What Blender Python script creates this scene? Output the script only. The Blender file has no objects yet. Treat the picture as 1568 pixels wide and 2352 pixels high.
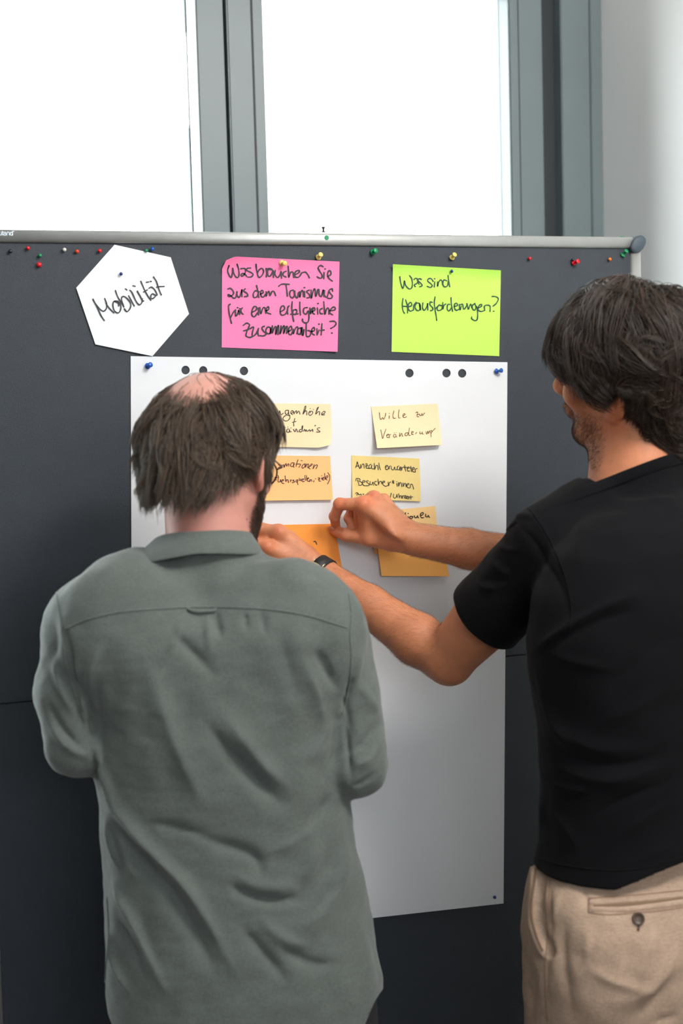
import bpy, bmesh, math, random
import numpy as np
from math import sin, cos, tan, radians, pi, sqrt
from mathutils import Vector, Matrix
random.seed(5)
RNG = np.random.default_rng(7)
scene = bpy.context.scene
COL = scene.collection

# ------------------------------------------------------------------ camera
FPX = 3267.0
CAM_D, CAM_H = 2.317, 1.60
_psi, _pit, _rho = radians(19.1), radians(4.6), .0275
Fv = np.array([sin(_psi)*cos(_pit), cos(_psi)*cos(_pit), -sin(_pit)])
_r0 = np.array([cos(_psi), -sin(_psi), 0.]); _u0 = np.cross(_r0, Fv)
Rv = cos(_rho)*_r0 - sin(_rho)*_u0
Uv = cos(_rho)*_u0 + sin(_rho)*_r0
CAMP = np.array([0., -CAM_D, CAM_H])
cam_data = bpy.data.cameras.new('camera')
cam = bpy.data.objects.new('camera', cam_data); COL.objects.link(cam)
cam.matrix_world = Matrix(((Rv[0], Uv[0], -Fv[0], CAMP[0]), (Rv[1], Uv[1], -Fv[1], CAMP[1]), (Rv[2], Uv[2], -Fv[2], CAMP[2]), (0, 0, 0, 1)))
cam_data.sensor_fit = 'VERTICAL'; cam_data.sensor_height = 36.0
cam_data.lens = 36.0*FPX/2352.0
cam_data.clip_start = .05
cam_data.dof.use_dof = True
cam_data.dof.focus_distance = 2.41
cam_data.dof.aperture_fstop = 2.8
scene.camera = cam

# ------------------------------------------------------------------ sky, lights, exposure
world = bpy.data.worlds.new('sky'); scene.world = world; world.use_nodes = True
bg = world.node_tree.nodes['Background']
bg.inputs[0].default_value = (.93, .97, 1, 1); bg.inputs[1].default_value = 12.0
def area(name, loc, target, sx, sy, power, color=(1, 1, 1)):
    l = bpy.data.lights.new(name, 'AREA'); l.shape = 'RECTANGLE'; l.size = sx; l.size_y = sy
    l.energy = power; l.color = color
    o = bpy.data.objects.new(name, l); COL.objects.link(o); o.location = loc
    o.rotation_euler = (Vector(target)-Vector(loc)).to_track_quat('-Z', 'Y').to_euler()
    return o
area('daylight_back_windows', (.4, -4.9, 2.35), (.7, 0, 1.5), 2.6, .9, 57, (.93, .97, 1))
area('ceiling_lamp_light', (1.3, -1.7, 2.80), (.75, 0, 1.5), .7, .45, 43, (1, .96, .91))
scene.view_settings.view_transform = 'Standard'
scene.view_settings.look = 'None'
scene.view_settings.gamma = 1.0
scene.view_settings.use_curve_mapping = False
scene.view_settings.exposure = 0.0
scene.cycles.max_bounces = 8
scene.cycles.diffuse_bounces = 4
scene.cycles.transparent_max_bounces = 12
scene.cycles.caustics_reflective = False
scene.cycles.caustics_refractive = False
scene.cycles.use_denoising = True

def at(px, py, y):
    """point of the plane y = const that the photograph shows at pixel (px, py)"""
    d = Rv*(px-784)/FPX - Uv*(py-1176)/FPX + Fv
    return CAMP + d*((y+CAM_D)/d[1])
def project(P):
    q = np.asarray(P)-CAMP
    z = q@Fv
    return 784+FPX*(q@Rv)/z, 1176-FPX*(q@Uv)/z

# ------------------------------------------------------------------ helpers
def link(o, parent=None):
    COL.objects.link(o)
    if parent is not None: o.parent = parent
    return o
def tag(o, label=None, cat=None, group=None, kind=None):
    if label: o['label'] = label
    if cat: o['category'] = cat
    if group: o['group'] = group
    if kind: o['kind'] = kind
    return o
def empty(name, loc=(0, 0, 0)):
    o = bpy.data.objects.new(name, None); o.empty_display_size = .05
    COL.objects.link(o); o.location = loc
    return o
def mesh_obj(name, V, Fc, mat=None, parent=None, smooth=False):
    me = bpy.data.meshes.new(name)
    me.from_pydata([tuple(map(float, v)) for v in V], [], [tuple(map(int, f)) for f in Fc])
    if smooth: me.polygons.foreach_set('use_smooth', [True]*len(me.polygons))
    me.update()
    o = bpy.data.objects.new(name, me)
    if mat: me.materials.append(mat)
    link(o, parent)
    if parent is not None: o.matrix_parent_inverse = Matrix.Translation(-parent.location)
    return o
def bm_obj(name, bm, mat=None, parent=None, smooth=False):
    me = bpy.data.meshes.new(name); bm.to_mesh(me); bm.free()
    if smooth: me.polygons.foreach_set('use_smooth', [True]*len(me.polygons))
    o = bpy.data.objects.new(name, me)
    if mat: me.materials.append(mat)
    link(o, parent)
    if parent is not None: o.matrix_parent_inverse = Matrix.Translation(-parent.location)
    return o
def bbox(bm, x0, x1, y0, y1, z0, z1, bev=0):
    r = bmesh.ops.create_cube(bm, size=1.0)
    for v in r['verts']:
        v.co = Vector(((x0+x1)/2+v.co.x*(x1-x0), (y0+y1)/2+v.co.y*(y1-y0), (z0+z1)/2+v.co.z*(z1-z0)))
    if bev:
        es = list({e for v in r['verts'] for e in v.link_edges})
        bmesh.ops.bevel(bm, geom=es, offset=bev, segments=2, affect='EDGES', clamp_overlap=True)
def box(name, x0, x1, y0, y1, z0, z1, mat, parent=None, bev=0):
    bm = bmesh.new(); bbox(bm, x0, x1, y0, y1, z0, z1, bev)
    return bm_obj(name, bm, mat, parent)
def lathe(bm, prof, M, n=20):
    """prof: (radius, height) pairs turned about the local z axis, placed with M"""
    rings = []
    for r, h in prof:
        if r < 1e-6: rings.append([bm.verts.new(M@Vector((0, 0, h)))])
        else: rings.append([bm.verts.new(M@Vector((r*cos(2*pi*i/n), r*sin(2*pi*i/n), h))) for i in range(n)])
    for a, b in zip(rings[:-1], rings[1:]):
        for i in range(n):
            j = (i+1) % n
            q = [a[i % len(a)], a[j % len(a)], b[j % len(b)], b[i % len(b)]]
            u = []
            for v in q:
                if v not in u: u.append(v)
            if len(u) > 2: bm.faces.new(u)
def tube(bm, pts, rad, n=10):
    pts = [Vector(p) for p in pts]
    if not hasattr(rad, '__len__'): rad = [rad]*len(pts)
    prev = None; up = Vector((0, 0, 1))
    for i, p in enumerate(pts):
        t = (pts[min(i+1, len(pts)-1)]-pts[max(i-1, 0)]).normalized()
        if abs(t.dot(up)) > .95: up = Vector((0, 1, 0))
        a = t.cross(up).normalized(); b = t.cross(a).normalized()
        ring = [bm.verts.new(p+(a*cos(2*pi*k/n)+b*sin(2*pi*k/n))*rad[i]) for k in range(n)]
        if prev:
            for k in range(n): bm.faces.new([prev[k], prev[(k+1) % n], ring[(k+1) % n], ring[k]])
        else: bm.faces.new(ring[::-1])
        prev = ring
    bm.faces.new(prev)

# ------------------------------------------------------------------ materials
def new_mat(name):
    m = bpy.data.materials.new(name); m.use_nodes = True
    return m, m.node_tree.nodes, m.node_tree.links, m.node_tree.nodes['Principled BSDF']
def mat(name, col, rough=.6, metal=0, var=.0, vscale=20, bump=0, bscale=400, sheen=0, spec=.5, stretch=(1, 1, 1), coat=0, sss=0, tint=False, weave=0, wscale=900):
    m, N, L, P = new_mat(name)
    P.inputs['Roughness'].default_value = rough; P.inputs['Metallic'].default_value = metal
    P.inputs['Specular IOR Level'].default_value = spec
    P.inputs['Sheen Weight'].default_value = sheen; P.inputs['Sheen Roughness'].default_value = .5
    P.inputs['Coat Weight'].default_value = coat
    if sss:
        P.inputs['Subsurface Weight'].default_value = sss; P.inputs['Subsurface Radius'].default_value = (1, .35, .2); P.inputs['Subsurface Scale'].default_value = .006
    tc = N.new('ShaderNodeTexCoord'); mp = N.new('ShaderNodeMapping'); mp.inputs['Scale'].default_value = stretch
    L.new(tc.outputs['Object'], mp.inputs[0])
    rgb = N.new('ShaderNodeRGB'); rgb.outputs[0].default_value = (*col, 1); out = rgb.outputs[0]
    if var:
        n = N.new('ShaderNodeTexNoise'); n.inputs['Scale'].default_value = vscale; n.inputs['Detail'].default_value = 4
        L.new(mp.outputs[0], n.inputs['Vector'])
        r = N.new('ShaderNodeMapRange'); r.inputs[1].default_value = .3; r.inputs[2].default_value = .7; r.inputs[3].default_value = 1-var; r.inputs[4].default_value = 1+var
        L.new(n.outputs[0], r.inputs[0])
        h = N.new('ShaderNodeVectorMath'); h.operation = 'SCALE'; L.new(out, h.inputs[0]); L.new(r.outputs[0], h.inputs['Scale']); out = h.outputs[0]
    hgt = None
    if weave:
        s = None
        for st in ((wscale, wscale, wscale*.12), (wscale*.12, wscale*.12, wscale)):
            q = N.new('ShaderNodeMapping'); q.inputs['Scale'].default_value = st; L.new(tc.outputs['Object'], q.inputs[0])
            n = N.new('ShaderNodeTexNoise'); n.inputs['Scale'].default_value = 1; n.inputs['Detail'].default_value = 2; L.new(q.outputs[0], n.inputs['Vector'])
            if s is None: s = n.outputs[0]
            else:
                a = N.new('ShaderNodeMath'); a.operation = 'ADD'; L.new(s, a.inputs[0]); L.new(n.outputs[0], a.inputs[1]); s = a.outputs[0]
        r = N.new('ShaderNodeMapRange'); r.inputs[1].default_value = .7; r.inputs[2].default_value = 1.3; r.inputs[3].default_value = 1-weave; r.inputs[4].default_value = 1+weave
        L.new(s, r.inputs[0])
        h = N.new('ShaderNodeVectorMath'); h.operation = 'SCALE'; L.new(out, h.inputs[0]); L.new(r.outputs[0], h.inputs['Scale']); out = h.outputs[0]
        hgt = s
    if tint:
        a = N.new('ShaderNodeAttribute'); a.attribute_name = 'tint'
        h = N.new('ShaderNodeVectorMath'); h.operation = 'MULTIPLY'; L.new(out, h.inputs[0]); L.new(a.outputs['Color'], h.inputs[1]); out = h.outputs[0]
    L.new(out, P.inputs['Base Color'])
    if bump:
        n = N.new('ShaderNodeTexNoise'); n.inputs['Scale'].default_value = bscale; n.inputs['Detail'].default_value = 3
        L.new(tc.outputs['Object'], n.inputs['Vector'])
        b = N.new('ShaderNodeBump'); b.inputs['Strength'].default_value = bump; b.inputs['Distance'].default_value = .001
        L.new(hgt if hgt is not None else n.outputs[0], b.inputs['Height']); L.new(b.outputs[0], P.inputs['Normal'])
    return m
def lin(r, g, b): return tuple(((c/255)/12.92 if c/255 <= .04045 else ((c/255+.055)/1.055)**2.4) for c in (r, g, b))
M_wall = mat('wall_paint', lin(244, 243, 241), .9, var=.01, vscale=5, bump=.15, bscale=250, spec=.2)
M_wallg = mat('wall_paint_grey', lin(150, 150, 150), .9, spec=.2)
M_ceil = mat('ceiling_paint', lin(240, 240, 238), .9, spec=.2)
M_floor = mat('floor_vinyl', lin(84, 77, 70), .55, var=.08, vscale=6, bump=.05)
M_frame = mat('window_frame_paint', lin(110, 121, 124), .42, var=.03, vscale=8, bump=.06, bscale=900)
M_gasket_shade = mat('gasket_and_rebate_shade', lin(40, 46, 48), .6)
M_alu = mat('anodised_aluminium', lin(186, 186, 184), .42, metal=.6, bump=.12, bscale=1400, var=.03, vscale=60)
M_cap = mat('corner_plastic', lin(62, 74, 84), .5, bump=.2, bscale=900, var=.12, vscale=80)
M_felt = mat('board_felt', lin(38, 46, 55), .50, var=.06, vscale=30, bump=.5, bscale=1500, sheen=.05, spec=.5, weave=.10, wscale=1400)
M_seam = mat('seam_shadow_plastic', lin(20, 20, 22), .7)
M_paper = mat('flipchart_paper', lin(226, 228, 232), .8, spec=.25, bump=.05, bscale=120)
M_card = mat('white_card', lin(232, 235, 237), .75, spec=.25)
M_ink = mat('marker_ink', lin(34, 28, 42), .55)
M_inkg = mat('marker_ink_on_green', lin(30, 62, 44), .55)
M_inkb = mat('pen_ink_brown', lin(96, 70, 38), .6)
M_inkd = mat('pen_ink_dark', lin(46, 40, 30), .6)
M_inkr = mat('pen_ink_red_black', lin(72, 28, 26), .6)
M_print = mat('printed_white', lin(214, 228, 236), .5)
def note_mat(n, c): return mat(n, lin(*c), .8, spec=.2, var=.015, vscale=12)
M_pink = note_mat('pink_paper', (253, 128, 175)); M_green = note_mat('green_paper', (190, 240, 100))
M_pale = note_mat('pale_yellow_paper', (243, 217, 176)); M_orange = note_mat('light_orange_paper', (252, 192, 130))
M_yellow = note_mat('mustard_yellow_paper', (230, 207, 136)); M_peach = note_mat('peach_paper', (247, 208, 146))
M_amber = note_mat('amber_paper', (255, 188, 104)); M_deep = note_mat('deep_orange_paper', (255, 160, 74))
def plastic(n, c): return mat(n+'_plastic', lin(*c), .25, spec=.6)
PL = {k: plastic(k, c) for k, c in dict(red=(214, 24, 40), orange=(240, 120, 30), vermilion=(232, 62, 36), green=(10, 140, 84), blue=(16, 84, 180), navy=(14, 44, 120), white=(228, 228, 214), black=(30, 32, 38), yellow=(226, 200, 110)).items()}
M_steel = mat('steel', (.6, .6, .6), .3, metal=1)
def glass_mat():
    m, N, L, P = new_mat('window_glass')
    N.remove(P); t = N.new('ShaderNodeBsdfTransparent'); g = N.new('ShaderNodeBsdfGlossy'); g.inputs['Roughness'].default_value = .02
    f = N.new('ShaderNodeFresnel'); f.inputs[0].default_value = 1.3; x = N.new('ShaderNodeMixShader')
    t.inputs[0].default_value = (.95, .98, .97, 1)
    L.new(f.outputs[0], x.inputs[0]); L.new(t.outputs[0], x.inputs[1]); L.new(g.outputs[0], x.inputs[2])
    L.new(x.outputs[0], N['Material Output'].inputs[0]); return m
M_glass = glass_mat()

# ------------------------------------------------------------------ the room
YW = .50                       # inner face of the window wall frames
XR = at(1377, 270, YW)[0]      # right wall
ZTOP = 2.455
def struct(o): o['kind'] = 'structure'; return o
struct(box('floor', -3.4, XR+.3, -5.6, .9, -.1, 0, M_floor))
struct(box('ceiling', -3.4, XR+.3, -5.6, .9, 2.9, 3.0, M_ceil))
struct(box('wall_right', XR, XR+.3, -5.6, .9, 0, 2.9, M_wall))
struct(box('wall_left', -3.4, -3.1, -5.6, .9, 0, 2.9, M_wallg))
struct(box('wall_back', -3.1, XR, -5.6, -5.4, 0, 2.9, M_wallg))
wf = struct(box('wall_front', -3.1, XR, YW+.02, YW+.32, 0, .80, M_wall))
struct(box('trim_1', -3.1, XR, YW+.02, YW+.32, ZTOP+.09, 2.9, M_wall))
struct(box('trim_2', -3.1, -1.35, YW+.02, YW+.32, .80, ZTOP+.09, M_wall))
struct(box('baseboard_right', XR-.012, XR, -5.4, YW, 0, .07, M_wall))
struct(box('baseboard_front', -3.1, XR-.012, YW+.004, YW+.02, 0, .07, M_wall))
struct(box('trim_3', -3.1, XR, YW-.12, YW+.02, .78, .82, M_wall, bev=.004))
def wx(px, y=YW): return float(at(px, 270, y)[0])
def frame_bars(parent, name, segs, y0, y1, z0, z1):
    for a, b in segs: box(name, a, b, y0, y1, z0, z1, M_frame, parent, bev=.003)
# window 2 = right one seen between mullion and wall, window 1 = left one
w1 = struct(empty('window_1', (0, YW, .82))); w2 = struct(empty('window_2', (1.1, YW, .82)))
xa, xg0, xg1, xb = wx(457), wx(520), wx(527), wx(610)
xc, xd, xe, xf = wx(1169), wx(1246), wx(1284), XR
xm = (xg0+xg1)/2
# left casement
box('window_sash', xa, xg0, YW, YW+.07, .88, ZTOP, M_frame, w1, bev=.003)
box('window_sash', -1.3, xa, YW, YW+.07, .82, .90, M_frame, w1, bev=.003)
box('window_sash', -1.3, xg0, YW, YW+.07, ZTOP, ZTOP+.07, M_frame, w1, bev=.003)
box('window_sash', -1.35, -1.27, YW, YW+.07, .90, ZTOP, M_frame, w1, bev=.003)
box('pane', -1.27, xa, YW+.04, YW+.048, .90, ZTOP, M_glass, w1)
# right casement
box('window_sash', xg1, xb, YW-.004, YW+.07, .88, ZTOP, M_frame, w2, bev=.003)
box('window_sash', xb-.026, xb-.022, YW-.0055, YW, .9, ZTOP, M_gasket_shade, w2)
box('window_sash', xc, xd, YW-.004, YW+.07, .88, ZTOP, M_frame, w2, bev=.003)
box('window_sash', xc+.022, xc+.0235, YW-.0055, YW, .9, ZTOP, M_gasket_shade, w2)
box('window_sash', xg1, xd, YW-.004, YW+.07, .82, .90, M_frame, w2, bev=.003)
box('window_sash', xg1, xd, YW-.004, YW+.07, ZTOP, ZTOP+.07, M_frame, w2, bev=.003)
box('pane', xb, xc, YW+.04, YW+.048, .90, ZTOP, M_glass, w2)
box('outer_frame', xg0-.001, xg1+.001, YW+.028, YW+.1, .82, ZTOP+.09, M_gasket_shade, w1)
box('outer_frame', xd, xe, YW+.022, YW+.1, .82, ZTOP+.09, M_gasket_shade, w2)  # rebate shadow put into the dark colour of this recessed strip
box('outer_frame', xe, xf-.03, YW-.012, YW+.1, .82, ZTOP+.09, M_frame, w2, bev=.002)
box('outer_frame', xf-.028, xf, YW-.012, YW+.1, .82, ZTOP+.09, M_frame, w2, bev=.002)
# outer blind guides seen through the glass
def wx2(px): return float(at(px, 270, YW+.16)[0])
box('blind_guide', wx2(427.5), wx2(432.5), YW+.14, YW+.16, .8, 2.8, M_gasket_shade, w1)
box('blind_guide', wx2(1143), wx2(1155), YW+.14, YW+.17, .8, 2.8, mat('guide_metal', lin(70, 74, 92), .5, metal=.3), w2)

# ------------------------------------------------------------------ pinboard
BX0, BX1, BT = .173, 1.397, 1.8785
SEAM = 1.1235; BB = .37
board = empty('pinboard', (.785, 0, 0))
tag(board, 'tall dark grey felt pinboard with silver frame standing before the window', 'pinboard')
box('upper_panel', BX0+.015, BX1-.015, 0, .022, SEAM+.0012, BT-.012, M_felt, board)
box('lower_panel', BX0+.015, BX1-.015, 0, .022, BB+.01, SEAM-.0012, M_felt, board)
box('panel_joint', BX0+.015, BX1-.015, .004, .02, SEAM-.002, SEAM+.002, M_seam, board)
# rounded aluminium rails
RH = .0205
def rail(name, a, b, vert):
    """half-round extrusion facing the room"""
    bm = bmesh.new(); n = 14; rows = []
    for e in (a, b):
        ring = []
        for i in range(n+1):
            t = pi*i/n
            u, yy = -cos(t)*RH/2, -.0065*sin(t)**.8-.001
            ring.append((u, yy))
        ring += [(RH/2, .024), (-RH/2, .024)]
        rows.append([bm.verts.new((e[0]+(u if vert else 0), yy, e[2]+(0 if vert else u))) for u, yy in ring])
    k = len(rows[0])
    for i in range(k): bm.faces.new([rows[0][i], rows[0][(i+1) % k], rows[1][(i+1) % k], rows[1][i]])
    for r in rows: bm.faces.new(r)
    bmesh.ops.recalc_face_normals(bm, faces=bm.faces)
    o = bm_obj(name, bm, M_alu, board)
    o.data.polygons.foreach_set('use_smooth', [len(p.vertices) == 4 for p in o.data.polygons])
    return o
zt = BT-RH/2
top_rail = rail('top_rail', (BX0+.012, 0, zt), (BX1-.018, 0, zt), False)
rail('bottom_rail', (BX0+.012, 0, BB+.01), (BX1-.012, 0, BB+.01), False)
rail('side_rail', (BX1-RH/2, 0, BB+.02), (BX1-RH/2, 0, BT-.026), True)
rail('side_rail', (BX0+RH/2, 0, BB+.02), (BX0+RH/2, 0, BT-.026), True)
for sx, sz in ((1, 1), (-1, 1), (1, -1), (-1, -1)):
    bm = bmesh.new()
    M = Matrix.Translation(((BX1-.0085 if sx > 0 else BX0+.0085), -.001, (BT-.0135 if sz > 0 else BB+.013)))@Matrix.Rotation(radians(45*sx*sz), 4, 'Y')@Matrix.Rotation(radians(90), 4, 'X')@Matrix.Diagonal((.72, 1.05, 1, 1))
    lathe(bm, [(0, .0115), (.012, .0113), (.0165, .010), (.0178, .008), (.018, .004), (.018, -.024), (0, -.024)], M, 36)
    bm_obj('corner_cap', bm, M_cap, board, True)
for x in (BX0+.10, BX1-.10):
    box('support_post', x-.02, x+.02, .024, .05, .06, 1.2, M_alu, board, bev=.003)
    box('foot', x-.022, x+.022, -.20, .27, .035, .065, M_alu, board, bev=.006)
    for yy in (-.17, .24):
        bm = bmesh.new(); lathe(bm, [(0, -.011), (.024, -.011), (.026, -.008), (.026, .008), (.024, .011), (0, .011)], Matrix.Translation((x, yy, .026))@Matrix.Rotation(pi/2, 4, 'Y'), 24)
        bm_obj('castor', bm, PL['black'], board, True)

# ------------------------------------------------------------------ sheets and writing
def cr(points, sub=5):
    P = [np.array(p, float) for p in points]
    if len(P) < 3: return P
    Q = [2*P[0]-P[1]]+P+[2*P[-1]-P[-2]]; out = []
    for i in range(1, len(Q)-2):
        a, b, c, d = Q[i-1:i+3]
        for k in range(sub):
            t = k/sub
            out.append(.5*((2*b)+(c-a)*t+(2*a-5*b+4*c-d)*t*t+(3*b-a-3*c+d)*t**3))
    out.append(P[-1]); return out
def inv_bilinear(c, p):
    """c = TL, TR, BR, BL in pixels -> u, v"""
    TL, TR, BR, BL = [np.array(q, float) for q in c]; u = v = .5; p = np.array(p, float)
    for _ in range(8):
        e = TL*(1-u)*(1-v)+TR*u*(1-v)+BR*u*v+BL*(1-u)*v-p
        du = (TR-TL)*(1-v)+(BR-BL)*v; dv = (BL-TL)*(1-u)+(BR-TR)*u
        J = np.array([du, dv]).T; s = np.linalg.solve(J, e); u -= s[0]; v -= s[1]
    return u, v
def ink(name, strokes, origin, scale, width, depth, matl, parent, dy=.0005):
    """strokes: list of 'x,y x,y' strings read in a magnified view; depth(px,py) = y of the sheet there"""
    bm = bmesh.new(); jr = random.Random(3)
    for s in strokes:
        pts = [tuple(map(float, q.split(','))) for q in s.split()]
        pts = [(origin[0]+x/scale, origin[1]+y/scale) for x, y in pts]
        P = cr(pts, 5)
        if len(P) == 2 and np.hypot(*(P[1]-P[0])) < width*.6:
            c = (P[0]+P[1])/2; P = [c+np.array([-width*.25, 0]), c+np.array([width*.25, 0])]
        n = len(P); prev = None; ph = jr.random()*6
        # round ends: add cap points
        d0 = P[0]-P[1]; d0 = d0/max(np.hypot(*d0), 1e-6); d1 = P[-1]-P[-2]; d1 = d1/max(np.hypot(*d1), 1e-6)
        P = [P[0]+d0*width*.45, P[0]+d0*width*.25]+P+[P[-1]+d1*width*.25, P[-1]+d1*width*.45]
        Wd = [.12, .36]+[.5*(1+.12*sin(ph+i*.7)) for i in range(n)]+[.36, .12]
        lay = jr.random()*.0003
        for i, p in enumerate(P):
            t = P[min(i+1, len(P)-1)]-P[max(i-1, 0)]; t = t/max(np.hypot(*t), 1e-6); nn = np.array([-t[1], t[0]])*width*Wd[i]
            y = depth(*p)-dy-lay
            row = [bm.verts.new(at(*(p+nn), y)), bm.verts.new(at(*(p-nn), y))]
            if prev: bm.faces.new([prev[0], prev[1], row[1], row[0]])
            prev = row
    return bm_obj(name, bm, matl, parent)
def sheet(name, corners, matl, label, cat, curl, nu=24, nv=20, lift=None, thick=.0003, group=None, edge=None):
    """thin sheet pinned on the board; curl(u,v) = distance off the board"""
    TL, TR, BR, BL = [np.array(q, float) for q in corners]
    V = []; Fc = []
    for j in range(nv+1):
        for i in range(nu+1):
            u, v = i/nu, j/nv
            uu, vv = (u, v) if edge is None else edge(u, v)
            p = TL*(1-uu)*(1-vv)+TR*uu*(1-vv)+BR*uu*vv+BL*(1-uu)*vv
            V.append(at(*p, -curl(uu, vv)))
    for j in range(nv):
        for i in range(nu):
            a = j*(nu+1)+i; Fc.append((a, a+nu+1, a+nu+2, a+1))
    o = mesh_obj(name, V, Fc, matl, None, True)
    md = o.modifiers.new('thickness', 'SOLIDIFY'); md.thickness = thick; md.offset = -1
    es = o.modifiers.new('crisp_edges', 'EDGE_SPLIT'); es.split_angle = radians(40)
    tag(o, label, cat, group)
    o['kind'] = 'thing'
    dep = lambda px, py: -curl(*[min(1, max(0, q)) for q in inv_bilinear(corners, (px, py))])
    return o, dep

# flipchart sheet, a wide one with six punched holes
PB = .0016
def fc_depth(px, py):
    x, y = (px-300)/865., (py-820)/1255.
    d = PB+.004*max(0, y-.25)*(1+.6*sin(x*5+1)) + .0035*max(0, y-.35)*max(0, sin(x*9.5-1.1+y*1.5))**2
    d += .018*max(0, y-.93)*(1-x)+.003*math.exp(-((x-.80)/.05)**2)*max(0, min(1, (y-.55)*3))
    return d
def fc_px(u, v):
    L_ = np.array([300+5*v, 818+1352*v]); R_ = np.array([1165-9*v, 832+1243*v])
    p = L_*(1-u)+R_*u
    return p
holes = [(426, 850), (466.5, 851), (560, 852), (940, 857), (1025, 857), (1061, 857.5)]
bm = bmesh.new(); V0 = .0557; NU = 60; outer = []
for i in range(NU+1): outer.append(fc_px(i/NU, 0))
for k in (1, 2): outer.append(fc_px(1, V0*k/3))
for i in range(NU, -1, -1): outer.append(fc_px(i/NU, V0))
for k in (2, 1): outer.append(fc_px(0, V0*k/3))
edges = []
def loopv(pl):
    vs = [bm.verts.new(at(*p, -fc_depth(*p))) for p in pl]
    for a, b in zip(vs, vs[1:]+vs[:1]): edges.append(bm.edges.new((a, b)))
loopv(outer)
for hx, hy in holes: loopv([(hx+10*.95*cos(2*pi*k/28), hy+10*sin(2*pi*k/28)) for k in range(28)])
bmesh.ops.triangle_fill(bm, edges=edges, use_beauty=True)
NV = 90; prev = None
for j in range(NV+1):
    v = V0+(1-V0)*j/NV
    row = [bm.verts.new(at(*fc_px(i/NU, v), -fc_depth(*fc_px(i/NU, v)))) for i in range(NU+1)]
    if prev:
        for i in range(NU): bm.faces.new([prev[i], row[i], row[i+1], prev[i+1]])
    prev = row
bmesh.ops.remove_doubles(bm, verts=bm.verts, dist=1e-5)
bmesh.ops.recalc_face_normals(bm, faces=bm.faces)
if sum(f.normal.y for f in bm.faces) > 0: bmesh.ops.reverse_faces(bm, faces=bm.faces)
fc = bm_obj('flipchart_sheet', bm, M_paper, None, True)
fc.data.polygons.foreach_set('use_smooth', [len(p.vertices) == 4 for p in fc.data.polygons])
md = fc.modifiers.new('thickness', 'SOLIDIFY'); md.thickness = .0002; md.offset = -1
es = fc.modifiers.new('crisp_edges', 'EDGE_SPLIT'); es.split_angle = radians(40)
tag(fc, 'large white flipchart sheet with six punched holes pinned to the pinboard', 'flipchart sheet')
fcd = lambda px, py: -fc_depth(px, py)

# white hexagon card
hexa = [(263, 562), (392, 591), (434, 721), (350, 818), (219, 791), (175, 661)]
bm = bmesh.new()
fr = [bm.verts.new(at(*p, -.0042 if i in (3,) else -.003)) for i, p in enumerate(hexa)]
bk = [bm.verts.new(at(*p, -.0036 if i in (3,) else -.0024)) for i, p in enumerate(hexa)]
bm.faces.new(fr[::-1]); bm.faces.new(bk)
for i in range(6): bm.faces.new([fr[i], bk[i], bk[(i+1) % 6], fr[(i+1) % 6]])
bmesh.ops.recalc_face_normals(bm, faces=bm.faces)
hx = bm_obj('hexagon_card', bm, M_card)
tag(hx, 'white six-sided card reading Mobilität pinned at the upper left of the board', 'card')
S_mob = """105,445 180,590 250,740 312,832|105,445 160,540 240,635 300,662 345,620 355,540 318,435|340,520 400,610 485,695|570,570 565,525 520,495 480,490 465,560 490,650 545,695 590,670 610,590 590,520 540,480 490,485|510,290 550,400 610,500 665,590|660,575 625,480 625,415 670,400 735,450 785,530 775,610 720,672 670,620|748,385 800,480 850,570|690,260 718,282|770,285 810,330 880,480 940,548 985,510 995,440|905,300 950,380 1000,480 1020,478|900,310 960,400 985,455|825,205 868,215|968,125 1030,270 1100,400 1150,468|1015,320 1085,280|1115,250 1160,230 1220,280 1260,370 1230,375 1180,350 1150,380 1150,430 1185,435 1228,400|1065,143 1110,137|1138,125 1156,129|1195,45 1250,130 1290,260 1338,372|1250,232 1300,222 1388,218""".split('|')
ink('handwriting', S_mob, (200, 630), 7.84, 2.9, lambda a, b: -.003, M_ink, hx, .0011)

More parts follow.
